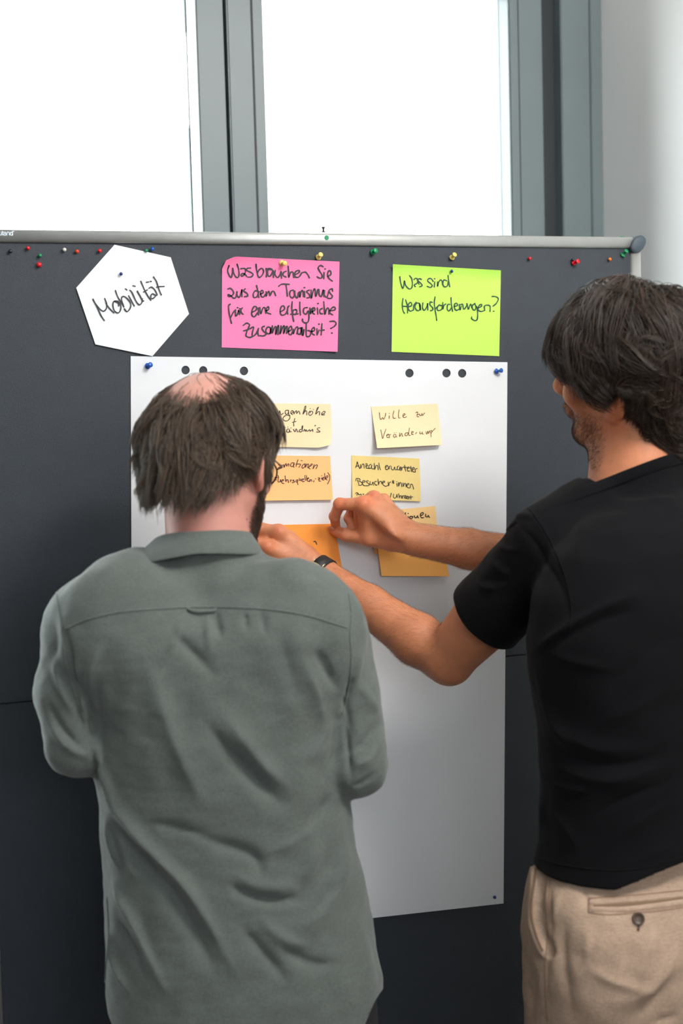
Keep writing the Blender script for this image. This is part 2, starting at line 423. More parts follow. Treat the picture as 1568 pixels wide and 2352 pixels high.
S_pink = """135,155 118,215 135,270 160,300 175,250 178,185 190,240 215,290 240,300 255,270 250,200 232,140|275,195 320,190 335,215 320,260 290,285 280,270 300,250 330,265 350,290|395,185 355,190 350,215 400,240 425,265 400,292 365,295|460,140 465,200 490,295 530,275 550,225 530,190 495,210 480,240|580,190 585,250 582,295|580,205 620,190 655,205 610,205 597,240 610,285 640,270 665,215 668,300|690,215 685,260 715,300 745,270 760,225 765,310|820,225 790,240 785,275 820,295|845,165 850,230 852,300 870,245 900,235 915,300|930,265 975,240 975,215 940,225 920,260 935,295 975,292 1010,240|1010,245 1050,235 1080,265 1100,305|1265,170 1235,155 1205,180 1220,220 1250,270 1245,305 1215,305 1192,290|1275,240 1272,315|1285,195 1290,200|1320,285 1355,265 1355,225 1330,222 1318,265 1335,310 1375,342|120,438 150,430 180,455 190,490 165,520 130,525 125,505 160,520 185,545 215,540 232,470|228,470 235,520 260,535 285,470 290,440 288,480 290,530|330,435 310,460 350,490 360,520 320,530|495,470 450,460 425,500 435,540 470,530 490,480|465,395 480,460 492,540|510,500 545,480 535,455 515,470 520,520 545,535 575,500|580,470 578,525 600,475 615,470 625,520 650,470 675,470 695,518|730,405 770,380 858,382|818,385 828,450 835,525|905,450 870,465 865,515 895,545 920,510 915,460|925,460 930,520 955,545 970,480|980,470 985,535 1000,470 1020,460 1030,530|1040,465 1045,535|1038,418 1042,424|1100,450 1065,470 1095,500 1105,535 1070,545|1120,450 1122,550 1145,460 1165,440 1175,530 1200,445 1215,455|1215,445 1215,500 1240,530 1260,470 1265,450 1275,530|1280,455 1280,510 1310,535 1330,470|1380,465 1370,435 1335,455 1350,490 1375,520 1360,550 1320,548|150,620 130,640 135,720 150,790 165,850|150,790 185,720 215,690|210,690 215,765 245,720 250,690 262,745|235,660 240,664|262,672 268,676|262,745 275,690 295,665|275,690 285,725 305,740|415,715 460,690 465,655 435,650 410,700 410,750 440,770 480,720|488,665 488,750|505,660 515,735 540,670 565,665 575,730|580,700 612,680 605,650 580,680 590,720 635,738|755,710 800,680 790,640 760,655 748,710 765,750 810,740 840,690|845,650 835,690 840,740|840,660 855,640|893,590 888,680 900,770 912,828|875,742 905,735|935,685 905,695 900,735 935,740 950,700 935,685|985,595 985,670 992,750|945,740 965,735|1075,660 1035,670 1030,720 1060,740 1085,700 1095,760 1085,830 1050,845 1020,825 1018,798|1105,665 1110,740 1125,680 1150,660|1125,715 1165,690 1160,665 1140,680 1135,720 1160,740|1195,665 1200,740|1200,610 1206,613|1255,670 1225,690 1230,730 1260,735|1272,590 1278,670 1285,745 1305,680 1330,670 1335,740|1345,700 1400,690 1410,665 1385,655 1350,690 1345,725 1378,748|305,875 345,848 380,865 370,900 345,960 340,1000 375,1018 410,1012 455,980 490,910|310,940 350,930 385,915|385,915 430,895 415,960 412,1010|490,910 480,960 490,1000|560,885 530,900 545,940 580,975 550,1000 505,998|640,905 600,895 575,940 600,975 630,960 635,910 630,975|655,880 650,970 680,900 700,895 695,985 720,890 730,885 722,985|760,880 745,980 780,895 800,885 790,975 820,895 835,895 825,970|840,950 885,925 880,885 855,905 850,970 880,985 905,930|905,920 905,975 935,905 960,900 950,975|985,905 960,925 960,970 985,980 1005,930 1000,900 1005,985|1015,900 1020,1000 1035,925|1062,850 1060,930 1065,1005 1105,1000 1115,950 1080,935|1120,950 1160,935 1155,900 1130,920 1130,970 1160,990|1190,915 1190,990|1212,858 1216,862|1250,855 1245,930 1240,990|1195,985 1215,930|1235,935 1278,930|1345,828 1395,825 1420,850 1400,885 1355,912|1368,965 1371,968""".split('|')
def round_tl(u, v):
    # rounded-over top left corner
    r = .11; a = max(0, 1-u/r); b = max(0, 1-v/(r*1.25)); k = a*b
    return u+.035*k, v+.045*k
def curl_top(amp, h=.16):
    return lambda u, v: .0012+amp*max(0, 1-v/h)**2
o, d = sheet('sticky_note', [(510, 588), (779.5, 601), (775, 808), (509, 798)], M_pink, 'large pink sticky note with four lines of black handwriting', 'sticky note',
             lambda u, v: .0012+.006*max(0, 1-v/.16)**2*(1-.6*u)+.010*max(0, 1-(u+v)/.22)**1.5+.005*max(0, (u+v-1.7)/.3)**2, 32, 28, edge=round_tl)
ink('handwriting', S_pink, (500, 580), 5.227, 3.5, d, M_ink, o)
S_green = """162,205 175,290 200,360 215,330 225,260 240,320 285,368 320,355 330,300 320,230 292,192|350,245 370,228 400,240 395,290 355,315 370,340|395,250 420,310|452,242 420,232 405,260 440,290 460,325 425,342|608,270 580,232 545,235 535,265 575,300 595,325 570,350 528,335|628,275 622,345|626,232 628,236|665,275 665,335 680,280 705,250 725,265 735,320|790,260 750,250 738,300 755,340 795,330 810,270|805,190 815,270 828,342|205,498 195,580 205,660 225,695|240,515 265,600 265,690|200,600 265,605|275,610 320,590 310,550 280,570 275,630 300,665 345,650|345,650 350,590 380,545|425,560 385,560 365,610 390,655 425,650 435,590 425,570 440,650|470,555 465,620 490,655 525,600 535,560 535,650|595,550 570,540 565,580 600,620 600,650 570,660|632,475 622,550 632,650 645,720 655,790|635,635 690,580|715,590 680,590 660,640 685,658 720,640 728,600 715,590|735,550 735,640 750,590 775,570|830,575 800,580 795,640 820,662 850,620|845,485 850,570 865,668|885,605 930,590 920,560 895,570 890,620 915,655 950,640|955,575 965,650 980,600|970,580 1000,575 1015,640 1050,600 1055,565|1060,565 1075,640 1095,590 1110,575 1120,620|1165,565 1130,590 1135,640 1165,650 1185,600 1200,680 1195,770 1165,792 1120,765 1122,742|1160,560 1180,610|1200,630 1250,600 1250,575 1220,590 1205,640 1240,670 1295,655|1295,655 1290,600 1330,585 1365,600 1365,670|1390,470 1440,472 1475,500 1450,560 1405,600|1412,665 1416,668""".split('|')
o, d = sheet('sticky_note', [(902, 607), (1150, 621), (1146, 818), (899, 808)], M_green, 'large lime green sticky note with two lines of handwriting', 'sticky note',
             lambda u, v: .0012+.007*max(0, 1-v/.15)**2*(.7+.3*abs(2*u-1)), 28, 28)
ink('handwriting', S_green, (890, 600), 5.807, 2.9, d, M_inkg, o)
S_aug = """0,230 60,110 80,85|60,200 80,260 90,330|165,240 145,300 170,332 215,300 230,240 245,290 270,340 320,300|430,230 375,240 365,300 400,330 440,290 445,225 450,330 480,400 440,470 370,490 315,450 330,390 400,350 480,360|510,310 550,280 540,240 505,260 500,310 540,335|570,260 575,320 610,260 640,250 640,310 690,250 720,330|800,320 850,200 860,135 835,150 815,230 790,330 850,250 880,260 885,345|960,250 930,290 940,350 980,350 1025,300 1010,260 960,265 965,295|965,190 968,193|1040,210 1043,213|1090,320 1140,210 1165,160 1130,190 1095,325 1150,270 1190,270 1185,350|1240,330 1300,310 1325,270 1290,260 1245,300 1250,345 1310,340|595,430 570,530 572,612|535,525 625,500|345,610 335,690 340,750|300,650 370,650|460,685 410,690 405,750 450,760 470,700 480,750 515,745|425,635 428,638|500,655 503,658|560,690 600,750 620,690 640,690 655,745 675,750|750,690 700,710 710,750 760,740 785,640 780,600 765,650 775,735|800,735 830,690 850,740 870,700 890,740 950,700 960,735 1000,710 1020,690 1030,745|1070,615 1085,595 1095,605|1195,650 1140,665 1145,700 1195,740 1180,755 1120,755""".split('|')
PN = PB+.0008
def round_br(u, v):
    k = max(0, (u-.8)/.2)*max(0, (v-.7)/.3); return u-.03*k, v-.07*k
o, d = sheet('sticky_note', [(603, 926), (759, 928), (764, 1029), (604, 1026)], M_pale, 'pale yellow sticky note with curled corner beside the balding head, reading Augenhöhe', 'sticky note',
             lambda u, v: PN+.007*max(0, (u+v-1.45)/.55)**2+.004*v, 22, 18, edge=round_br)
ink('handwriting', S_aug, (620, 920), 10.453, 1.7, d, M_inkd, o)
S_inf = """200,290 235,295 230,345 195,355|270,290 262,380|265,310 330,285|330,290 345,350 360,290 385,260 400,320 430,265 455,280 450,320|560,235 510,250 495,310 530,330 575,290 580,240 560,300 575,350|672,165 640,260 625,330|620,270 730,275 690,350|742,185 775,193|830,260 780,300 765,350 800,365 840,320 835,265|870,260 850,350 880,290 920,270 905,360|905,360 950,330 1010,290 1000,265 960,300 930,360 965,390|1060,280 1030,385 1075,310 1130,290 1135,320 1100,385|110,590 180,600|125,600 150,660|190,540 205,590 190,660 200,700 240,690 250,640 265,700|280,680 330,660 310,640 285,660 285,720 335,738|360,550 370,620 385,690 400,650 430,650 445,715|490,650 490,695|490,665 520,650|575,650 545,665 590,690 560,715 530,710|665,645 625,660 630,700 665,690 665,650 660,720 672,765|700,610 705,660 735,650 740,620 745,670|765,660 805,640 795,620 770,640 775,690 820,690|835,545 840,600 850,665|872,540 880,600 885,660|895,630 930,610 915,600 895,630 905,680 950,680|955,640 960,690|960,660 990,645 1005,685|1055,665 1045,700|1085,625 1100,623|1155,600 1190,605 1175,640 1180,675 1215,680|1155,635 1200,630|1235,600 1240,635|1238,545 1242,548|1260,620 1290,605 1275,590 1258,620 1270,650 1300,650|1310,495 1315,580 1320,635|1335,620 1385,590 1380,550 1345,570 1340,630 1370,650|1385,475 1430,550 1430,640 1380,750|25,510 45,590|45,500 60,580""".split('|')
o, d = sheet('sticky_note', [(604, 1046), (758, 1047.5), (764.5, 1148), (607, 1150)], M_orange, 'light orange sticky note beside the glasses with handwriting in two lines', 'sticky note',
             lambda u, v: PN+.006*v**2, 20, 16)
ink('handwriting', S_inf, (620, 1040), 10.453, 1.7, d, M_inkr, o)
S_wil = """185,240 195,340 215,378 245,340 270,372 300,310 310,250|380,305 380,360|380,256 384,259|475,205 455,290 465,350 512,350|578,185 565,270 570,345 600,345|655,305 695,285 690,262 660,275 655,320 690,340 725,322|910,245 945,228 950,260 935,300 945,322 975,322|930,285 990,270|990,265 995,300 1025,290 1035,255 1045,300 1088,245|212,585 235,690 250,760 275,680 315,570|325,700 370,685 360,670 330,690 335,735 375,735|385,745 385,690 408,675|515,680 475,680 465,720 490,740 515,700 530,735|480,645 483,648|520,638 523,641|590,645 590,720 615,670 635,660 640,710 655,712|765,645 710,650 695,690 730,700 765,650|785,550 770,640 775,690 800,695|825,655 860,635 850,615 825,630 830,675 865,680|905,665 930,635|995,625 1000,665 1040,650 1040,625 1045,665 1065,668|1110,625 1130,670 1150,610 1165,660 1185,600|1215,600 1195,620 1215,650 1235,610 1220,600|1300,555 1240,620 1215,660 1218,725""".split('|')
o, d = sheet('sticky_note', [(852, 934), (1004.5, 927), (1015, 1022), (866, 1029.5)], M_pale, 'pale yellow sticky note reading Wille zur Veränderung, lifted at its lower edge', 'sticky note',
             lambda u, v: PN+.016*v**1.6*(1-.35*u), 20, 16)
ink('handwriting', S_wil, (850, 920), 8.711, 1.5, d, M_inkb, o)
S_anz = """150,305 170,240 182,185 205,260 235,325|155,275 215,270|248,240 255,315 285,235 315,240 325,318|350,230 385,228 370,275 365,310 420,320|345,270 400,265|465,235 425,260 425,315 465,310 480,250 480,320 520,330|530,215 535,290 540,345 565,270 600,260 615,350|625,210 640,290 660,352|760,300 805,275 790,255 760,280 765,330 800,345 825,310|825,280 835,335 840,290 862,268|880,275 885,330 925,355 950,290 960,345 1000,340 1010,280|1040,270 1005,290 1010,345 1045,345 1060,285 1070,370|1085,290 1095,365 1105,310 1140,290|1155,250 1165,320 1180,378|1140,295 1215,300|1215,330 1250,305 1235,290 1210,320 1220,370 1260,375|1280,275 1290,340 1300,390|1265,310 1300,310|1310,345 1355,330 1345,300 1315,320 1320,375 1360,400 1375,395|1375,395 1375,340 1415,325|190,550 200,600 215,640|155,580 160,535 205,525 240,550 225,590 260,600 285,640 250,670 205,660|285,610 335,600 335,575 300,575 290,630 320,675 370,675|410,580 380,575 375,600 420,640 425,670 370,680|445,590 445,640 480,655 505,600 515,670|580,590 545,595 545,650 590,665|605,540 615,610 620,660 635,600 675,590 690,640|700,620 745,605 735,580 705,600 715,660 770,688 810,670|815,600 830,680 840,620 870,600|900,580 940,625|940,580 900,620|920,565 925,635|995,630 1005,690|993,592 996,595|1030,610 1035,690 1055,620 1085,625 1100,700|1120,620 1130,695 1150,630 1180,640 1185,700|1200,670 1245,645 1225,630 1200,660 1215,710 1265,720 1275,650|1275,650 1310,650 1330,700 1342,750|145,840 170,820 195,835 175,860 180,875|200,830 215,865 250,850 265,870|295,850 320,850|765,850 785,860 798,890|882,830 855,940|930,850 925,910 960,935 990,890 995,855|1000,860 1005,920|1030,840 1045,890 1045,930 1060,890 1085,885 1090,935|1105,885 1115,940|1110,900 1140,880|1140,885 1185,885 1155,930 1205,940|1145,910 1185,910|1195,920 1225,905 1215,890 1200,910 1205,945 1235,945|1245,900 1245,945|1280,880 1285,955|1235,915 1322,908""".split('|')
o, d = sheet('sticky_note', [(807, 1046), (963, 1053), (966.5, 1151.5), (809, 1146)], M_yellow, 'mustard yellow sticky note reading Anzahl erwarteter, partly behind the raised hand', 'sticky note',
             lambda u, v: PN+.004*v**2, 20, 16)
ink('handwriting', S_anz, (800, 1040), 8.96, 1.7, d, M_inkd, o)
o, d = sheet('sticky_note', [(848, 1177), (999, 1162), (1009, 1262), (861, 1273)], M_peach, 'peach sticky note ending in tionen, mostly behind the wrist of the raised hand', 'sticky note',
             lambda u, v: PN+.003*v**2, 16, 12)
ink('handwriting', """405,360 390,440 395,520 420,550|395,505 440,545 500,480 495,545|475,382 495,385|580,465 535,490 545,535 595,530 625,490 590,465 560,480|665,450 690,510 740,500 765,450 775,500 800,515|860,450 920,420 940,375 900,360 860,400 860,480 900,515 950,505|1010,400 1015,470 1060,490 1090,440 1110,490 1130,500""".split('|'), (900, 1150), 13.07, 2.3, d, M_inkd, o)
sheet('sticky_note', [(863, 1226), (1014, 1224), (1031, 1324), (876, 1323)], M_amber, 'blank amber sticky note below the forearm, lowest on the flipchart', 'sticky note',
      lambda u, v: PN+.0045+.010*v**2*(1-.4*u), 18, 14)
held, d = sheet('sticky_note', [(622, 1206), (768, 1203), (785, 1304), (632, 1309)], M_deep, 'deep orange sticky note being pressed on between the two hands', 'sticky note',
                lambda u, v: PN+.0035+.004*abs(u-.5), 18, 14)
ink('handwriting', ['905,448 925,440 940,460 950,485'], (570, 1170), 6.03, 1.8, d, M_inkd, held)
sheet('sticky_note', [(379, 1150), (530, 1152), (532, 1252), (382, 1250)], M_orange, 'orange sticky note hidden behind the neck of the man in the shirt', 'sticky note',
      lambda u, v: PN+.002*v, 10, 8)
# mark on the rail
ink('printed_logo', ['0,520 60,520 80,500 85,350', '155,280 155,530', '210,365 320,350 345,390 340,520 260,530 220,490 260,430 340,430', '415,540 420,370 500,350 555,390 560,520', '750,370 640,360 620,430 640,520 750,520', '755,285 755,530', '818,285 828,310'],
    (0, 520), 26.13, 1.9, lambda a, b: -.0075, M_print, board, .0006)
# green dot sticker on the rail
bm = bmesh.new(); c = at(750, 546, -.0076)
lathe(bm, [(0, .0006), (.0038, .0006), (.004, 0), (0, 0)], Matrix.Translation(c)@Matrix.Rotation(radians(90), 4, 'X'), 24)
tag(bm_obj('dot_sticker', bm, PL['green']), 'small round green dot sticker on the silver top rail', 'sticker')

# pins
def ball_pin(px, py, colr, label, r=.0031, y0=-.001, group=None):
    t = empty('ball_pin', tuple(at(px, py, y0)))
    c = at(px, py, y0-.0045)
    bm = bmesh.new(); bmesh.ops.create_uvsphere(bm, u_segments=16, v_segments=12, radius=r, matrix=Matrix.Translation(c))
    bm_obj('pin_head', bm, PL[colr], t, True)
    bm = bmesh.new(); tube(bm, [c, c+np.array([0, .0125, 0])], .0004, 6); bm_obj('needle', bm, M_steel, t)
    tag(t, label, 'pin', group)
def push_pin(px, py, colr, label, tilt=(.12, .35), y0=-.001, s=1.0, direc=None):
    base = Vector(at(px, py, y0)); t = empty('push_pin', tuple(base))
    dz = Vector(direc) if direc else Vector((tilt[0], -1, tilt[1])); dz.normalize()
    M = Matrix.Translation(base)@dz.to_track_quat('Z', 'Y').to_matrix().to_4x4()@Matrix.Scale(s, 4)
    bm = bmesh.new()
    lathe(bm, [(0, .001), (.0046, .001), (.0051, .0018), (.0048, .0028), (.0028, .0036), (.0022, .006), (.0025, .009), (.0034, .0105), (.0042, .0115), (.0043, .0128), (.0036, .0137), (0, .014)], M, 24)
    bm_obj('pin_body', bm, PL[colr], t, True)
    bm = bmesh.new(); lathe(bm, [(0, .002), (.0005, .002), (.0004, -.006), (0, -.009)], M, 8); bm_obj('needle', bm, M_steel, t)
    tag(t, label, 'pin')
ball_pin(24, 577, 'black', 'black ball-headed pin at the far left of the felt')
ball_pin(64.5, 570, 'red', 'small red ball pin above a green one at the far left')
ball_pin(92, 587, 'green', 'green ball pin just above the big red ball pin')
ball_pin(90, 608, 'red', 'larger red ball pin, lowest of the pins at the left', .0042)
ball_pin(148, 573.5, 'white', 'white ball pin left of the white hexagon')
ball_pin(177, 577.5, 'vermilion', 'orange-red ball pin right beside the white ball pin')
ball_pin(229, 576, 'red', 'red ball pin nearest the left edge of the white hexagon')
ball_pin(336, 575.5, 'green', 'green ball pin half behind the top edge of the hexagon', .0028)
ball_pin(350, 572, 'blue', 'blue ball pin just above the top edge of the hexagon')
ball_pin(278, 629, 'navy', 'dark blue ball pin holding the white hexagon', .0028, -.003)
ball_pin(1037, 623, 'navy', 'dark blue ball pin holding the lime green note', .0028, -.003)
ball_pin(1216, 593.5, 'red', 'small red ball pin right of the lime green note')
ball_pin(1315, 596.5, 'black', 'black ball pin just behind the red push pin', .0028)
ball_pin(1400, 595.5, 'orange', 'orange ball pin near the upper right corner')
ball_pin(1136, 2061, 'navy', 'blue ball pin at the lower right corner of the flipchart', .0032, -.006)
push_pin(1316, 604, 'red', 'red push pin near the upper right of the board', (.25, .15))
push_pin(1429, 587, 'green', 'green push pin in the upper right corner of the felt', (.25, .75))
push_pin(855, 580, 'green', 'green push pin between the pink and lime notes', (.1, .15))
push_pin(730, 592, 'yellow', 'yellow push pin right above the pink note edge', (.1, .35))
push_pin(646, 604, 'yellow', 'yellow push pin stuck in the pink note', (.2, -.15), -.002)
push_pin(1036.5, 593, 'yellow', 'yellow push pin above the lime green note', (.1, .45))
push_pin(338.5, 841, 'blue', 'blue push pin at the upper left corner of the flipchart', (.2, .15), -.002)
push_pin(1138, 853, 'blue', 'blue push pin at the upper right corner of the flipchart', (.55, .12), -.002)
pz = at(742.5, 534.5, .008)
push_pin(742.5, 534.5, 'black', 'black push pin standing upright on the top rail', y0=.008, s=.72, direc=(0, 0, 1))
push_pin(1425, 546.5, 'green', 'green pin lying on the top rail near the corner', y0=.012, s=.6, direc=(1, .2, .15))

# ------------------------------------------------------------------ sculpting with distance fields
class Field:
    def __init__(s): s.p = []
    def add(s, f, c, R, k=.01, op='u'): s.p.append((f, np.array(c, float), R, k, op)); return s
    def cone(s, a, b, ra, rb, k=.01, op='u'):
        a, b = np.array(a, float), np.array(b, float); ba = b-a; L2 = max(ba@ba, 1e-12)
        def f(P):
            q = P-a; t = np.clip((q@ba)/L2, 0, 1)
            return np.sqrt(((q-t[..., None]*ba)**2).sum(-1))-(ra+(rb-ra)*t)
        return s.add(f, (a+b)/2, sqrt(L2)/2+max(ra, rb), k, op)
    def chain(s, pts, rad, k=.01, k0=None):
        for i in range(len(pts)-1): s.cone(pts[i], pts[i+1], rad[i], rad[i+1], k if (i or k0 is None) else k0)
        return s
    def ell(s, c, r, M=None, k=.01, op='u'):
        c = np.array(c, float); r = np.array(r, float); M = np.eye(3) if M is None else M   # M columns = axes
        def f(P):
            q = (P-c)@M; a = np.sqrt(((q/r)**2).sum(-1)); b = np.sqrt(((q/(r*r))**2).sum(-1))+1e-9
            return a*(a-1)/b
        return s.add(f, c, float(max(r)), k, op)
    def loft(s, O, az, lev, k=.01, n=2.3, rnd=.01):
        """lev rows: z, cx, cy, rx, ry in a frame turned by az"""
        lev = np.array(sorted(lev)); X = np.array([cos(az), -sin(az)]); Y = np.array([sin(az), cos(az)]); O = np.array(O, float)[:2]
        z0, z1 = lev[0, 0], lev[-1, 0]
        zz = np.linspace(z0, z1, 160); ker = np.hanning(13); ker /= ker.sum()
        tabs = []
        for j in range(1, 5):
            t = np.interp(zz, lev[:, 0], lev[:, j]); tp = np.pad(t, 6, mode='edge'); tabs.append(np.convolve(tp, ker, 'valid'))
        def f(P):
            z = P[..., 2]; q = P[..., :2]-O; x = q@X; y = q@Y
            cx, cy, rx, ry = [np.interp(z, zz, t) for t in tabs]
            u, v = (x-cx)/rx, (y-cy)/ry
            a = (np.abs(u)**n+np.abs(v)**n)**(1/n)
            g = np.sqrt((u/rx)**2+(v/ry)**2)/np.maximum(np.sqrt(u*u+v*v), 1e-6)
            d = (a-1)/np.maximum(g, 1e-6)
            dz = np.maximum(z0-z, z-z1)
            return np.where(dz > 0, np.sqrt(np.maximum(d, 0)**2+dz**2), np.maximum(d, dz))
        cz = (z0+z1)/2; m = lev.mean(0)
        cc = O+X*m[1]+Y*m[2]
        return s.add(f, (cc[0], cc[1], cz), sqrt((z1-z0)**2/4+lev[:, 3].max()**2+lev[:, 4].max()**2)+.05, k)
    def evalb(s, P, cen, hd):
        d = np.full(P.shape[:-1], 1.0, np.float64)
        for f, c, R, k, op in s.p:
            idx = np.nonzero(np.sqrt(((cen-c)**2).sum(-1)) < R+k+hd+.02)[0]
            if not len(idx): continue
            e = f(P[idx]); a = d[idx]
            if op == 'u':
                h = np.clip(.5+.5*(e-a)/k, 0, 1); d[idx] = e*(1-h)+a*h-k*h*(1-h)
            else:
                h = np.clip(.5-.5*(a+e)/k, 0, 1); d[idx] = a*(1-h)-e*h+k*h*(1-h)
        return d
    def mesh(s, h, box=None, n=12, clip=None):
        keys = []
        for f, c, R, k, op in s.p:
            if op != 'u': continue
            lo = np.floor((c-R-.01)/(n*h)).astype(int); hi = np.floor((c+R+.01)/(n*h)).astype(int)
            g = np.stack(np.meshgrid(*[np.arange(lo[i], hi[i]+1) for i in range(3)], indexing='ij'), -1).reshape(-1, 3); keys.append(g)
        B = np.unique(np.concatenate(keys), axis=0)
        cen = (B+.5)*n*h
        if box is not None:
            m = np.all((cen > np.array(box[0])-n*h) & (cen < np.array(box[1])+n*h), axis=1); B, cen = B[m], cen[m]
        hd = n*h*.87
        dc = np.concatenate([s.evalb(cen[i:i+4000, None, :], cen[i:i+4000], .0)[:, 0] for i in range(0, len(cen), 4000)])
        # coarse values ignore prims that are far: far blocks stay at 1
        B = B[np.abs(dc) < hd*1.7+.012]
        ax = np.arange(n+1)
        g = np.stack(np.meshgrid(ax, ax, ax, indexing='ij'), -1)
        VK, VP, FQ = [], [], []
        OFF, MM = 1 << 19, 1 << 20
        def key(I): return ((I[..., 0]+OFF)*MM+(I[..., 1]+OFF))*MM+(I[..., 2]+OFF)
        for i in range(0, len(B), 600):
            b = B[i:i+600]; G = b[:, None, None, None, :]*n+g; P = G*h
            d = s.evalb(P, (b+.5)*n*h, hd)
            sg = d < 0
            acc = np.zeros((len(b), n, n, n, 3)); cnt = np.zeros((len(b), n, n, n))
            for a in range(3):
                for u in (0, 1):
                    for v in (0, 1):
                        o = [0, 0, 0]; o[(a+1) % 3] = u; o[(a+2) % 3] = v
                        s0 = tuple([slice(None)]+[slice(o[q], o[q]+n) for q in range(3)])
                        o2 = list(o); o2[a] += 1
                        s1 = tuple([slice(None)]+[slice(o2[q], o2[q]+n) for q in range(3)])
                        A, C = d[s0], d[s1]; m = (sg[s0] != sg[s1])
                        t = np.where(m, A/np.where(m, A-C, 1), 0)
                        off = np.zeros(A.shape+(3,)); off += np.array(o); off[..., a] += t
                        acc += np.where(m[..., None], off, 0); cnt += m
            act = cnt > 0
            cell = G[:, :n, :n, :n][act]
            VK.append(key(cell)); VP.append((cell+acc[act]/cnt[act][:, None])*h)
            for a in range(3):
                s0 = (slice(None), slice(0, n), slice(0, n), slice(0, n)); sl = [slice(None)]+[slice(0, n)]*3; sl[a+1] = slice(1, n+1)
                m = sg[s0] != sg[tuple(sl)]
                I = G[:, :n, :n, :n][m]; flip = sg[s0][m]
                e1 = np.zeros(3, int); e1[(a+1) % 3] = 1; e2 = np.zeros(3, int); e2[(a+2) % 3] = 1
                q = np.stack([key(I-e1-e2), key(I-e2), key(I), key(I-e1)], 1)
                q[~flip] = q[~flip][:, ::-1]
                FQ.append(q)
        VK = np.concatenate(VK); VP = np.concatenate(VP); FQ = np.concatenate(FQ)
        o = np.argsort(VK); VK, VP = VK[o], VP[o]
        ix = np.searchsorted(VK, FQ); ix = np.clip(ix, 0, len(VK)-1)
        ok = np.all(VK[ix] == FQ, axis=1)
        return VP, ix[ok]
def smooth_mesh(V, F, it=2, lam=.5):
    for _ in range(it):
        acc = np.zeros_like(V); cnt = np.zeros(len(V))
        for a, b in ((0, 1), (1, 2), (2, 3), (3, 0)):
            np.add.at(acc, F[:, a], V[F[:, b]]); np.add.at(cnt, F[:, a], 1)
            np.add.at(acc, F[:, b], V[F[:, a]]); np.add.at(cnt, F[:, b], 1)
        V = V+lam*(acc/np.maximum(cnt, 1)[:, None]-V)
    return V
def vnormals(V, F):
    n = np.cross(V[F[:, 2]]-V[F[:, 0]], V[F[:, 3]]-V[F[:, 1]]); N = np.zeros_like(V)
    for k in range(4): np.add.at(N, F[:, k], n)
    return N/np.maximum(np.linalg.norm(N, axis=1), 1e-12)[:, None]
def np_mesh(name, V, F, matl, parent=None, tint=None):
    me = bpy.data.meshes.new(name)
    me.vertices.add(len(V)); me.vertices.foreach_set('co', np.asarray(V, np.float32).ravel())
    nf = len(F); k = F.shape[1]
    me.loops.add(nf*k); me.polygons.add(nf)
    me.loops.foreach_set('vertex_index', F.astype(np.int32).ravel())
    me.polygons.foreach_set('loop_start', np.arange(0, nf*k, k, dtype=np.int32))
    me.polygons.foreach_set('use_smooth', np.ones(nf, bool))
    me.update(calc_edges=True); me.validate()
    if tint is not None:
        at_ = me.attributes.new('tint', 'FLOAT_COLOR', 'POINT')
        at_.data.foreach_set('color', np.concatenate([tint, np.ones((len(V), 1))], 1).astype(np.float32).ravel())
    me.materials.append(matl)
    o = bpy.data.objects.new(name, me); link(o, parent)
    if parent is not None: o.matrix_parent_inverse = Matrix.Translation(-parent.location)
    return o
def seg_dist(px, py, pl):
    """distance (pixels) to a polyline + signed side + parameter"""
    best = np.full(px.shape, 1e9); side = np.zeros(px.shape); par = np.zeros(px.shape); n = len(pl)-1
    for i in range(n):
        ax, ay = pl[i]; bx, by = pl[i+1]; dx, dy = bx-ax, by-ay; L2 = dx*dx+dy*dy
        t = np.clip(((px-ax)*dx+(py-ay)*dy)/L2, 0, 1); ex, ey = px-ax-t*dx, py-ay-t*dy; d = np.hypot(ex, ey)
        m = d < best; best = np.where(m, d, best); side = np.where(m, np.sign(dx*ey-dy*ex), side); par = np.where(m, (i+t)/n, par)
    return best, side, par
def folds(V, F, lines, scale=1.0):
    """press real folds into cloth along lines; each line = (polyline px, width px, height m)"""
    N = vnormals(V, F); px, py = project(V); vd = V-CAMP; vd /= np.linalg.norm(vd, axis=1)[:, None]
    face = np.clip(-(N*vd).sum(1)*2.5+.2, 0, 1); D = np.zeros(len(V))
    for pl, w, hgt in lines:
        if len(pl) > 2:
            pl = [tuple(q) for q in cr(pl, 4)]
        x0, x1 = min(p[0] for p in pl)-3*w, max(p[0] for p in pl)+3*w; y0, y1 = min(p[1] for p in pl)-3*w, max(p[1] for p in pl)+3*w
        m = (px > x0) & (px < x1) & (py > y0) & (py < y1) & (face > 0)
        if not m.any(): continue
        d, s, t = seg_dist(px[m], py[m], pl)
        end = np.clip(np.minimum(t, 1-t)*3.2, 0, 1)**1.1
        D[m] += hgt*scale*(.8*np.exp(-(d/w)**2)+.3*np.exp(-(d/(w*.4))**2))*end
    return V+N*(D*face)[:, None]
def wob(V, amp, freq, seed=0):
    r = np.random.default_rng(seed); o = np.zeros(len(V))
    for _ in range(10):
        k = r.normal(size=3)*freq; o += np.sin(V@k+r.random()*6.3)
    return o*amp/3.2

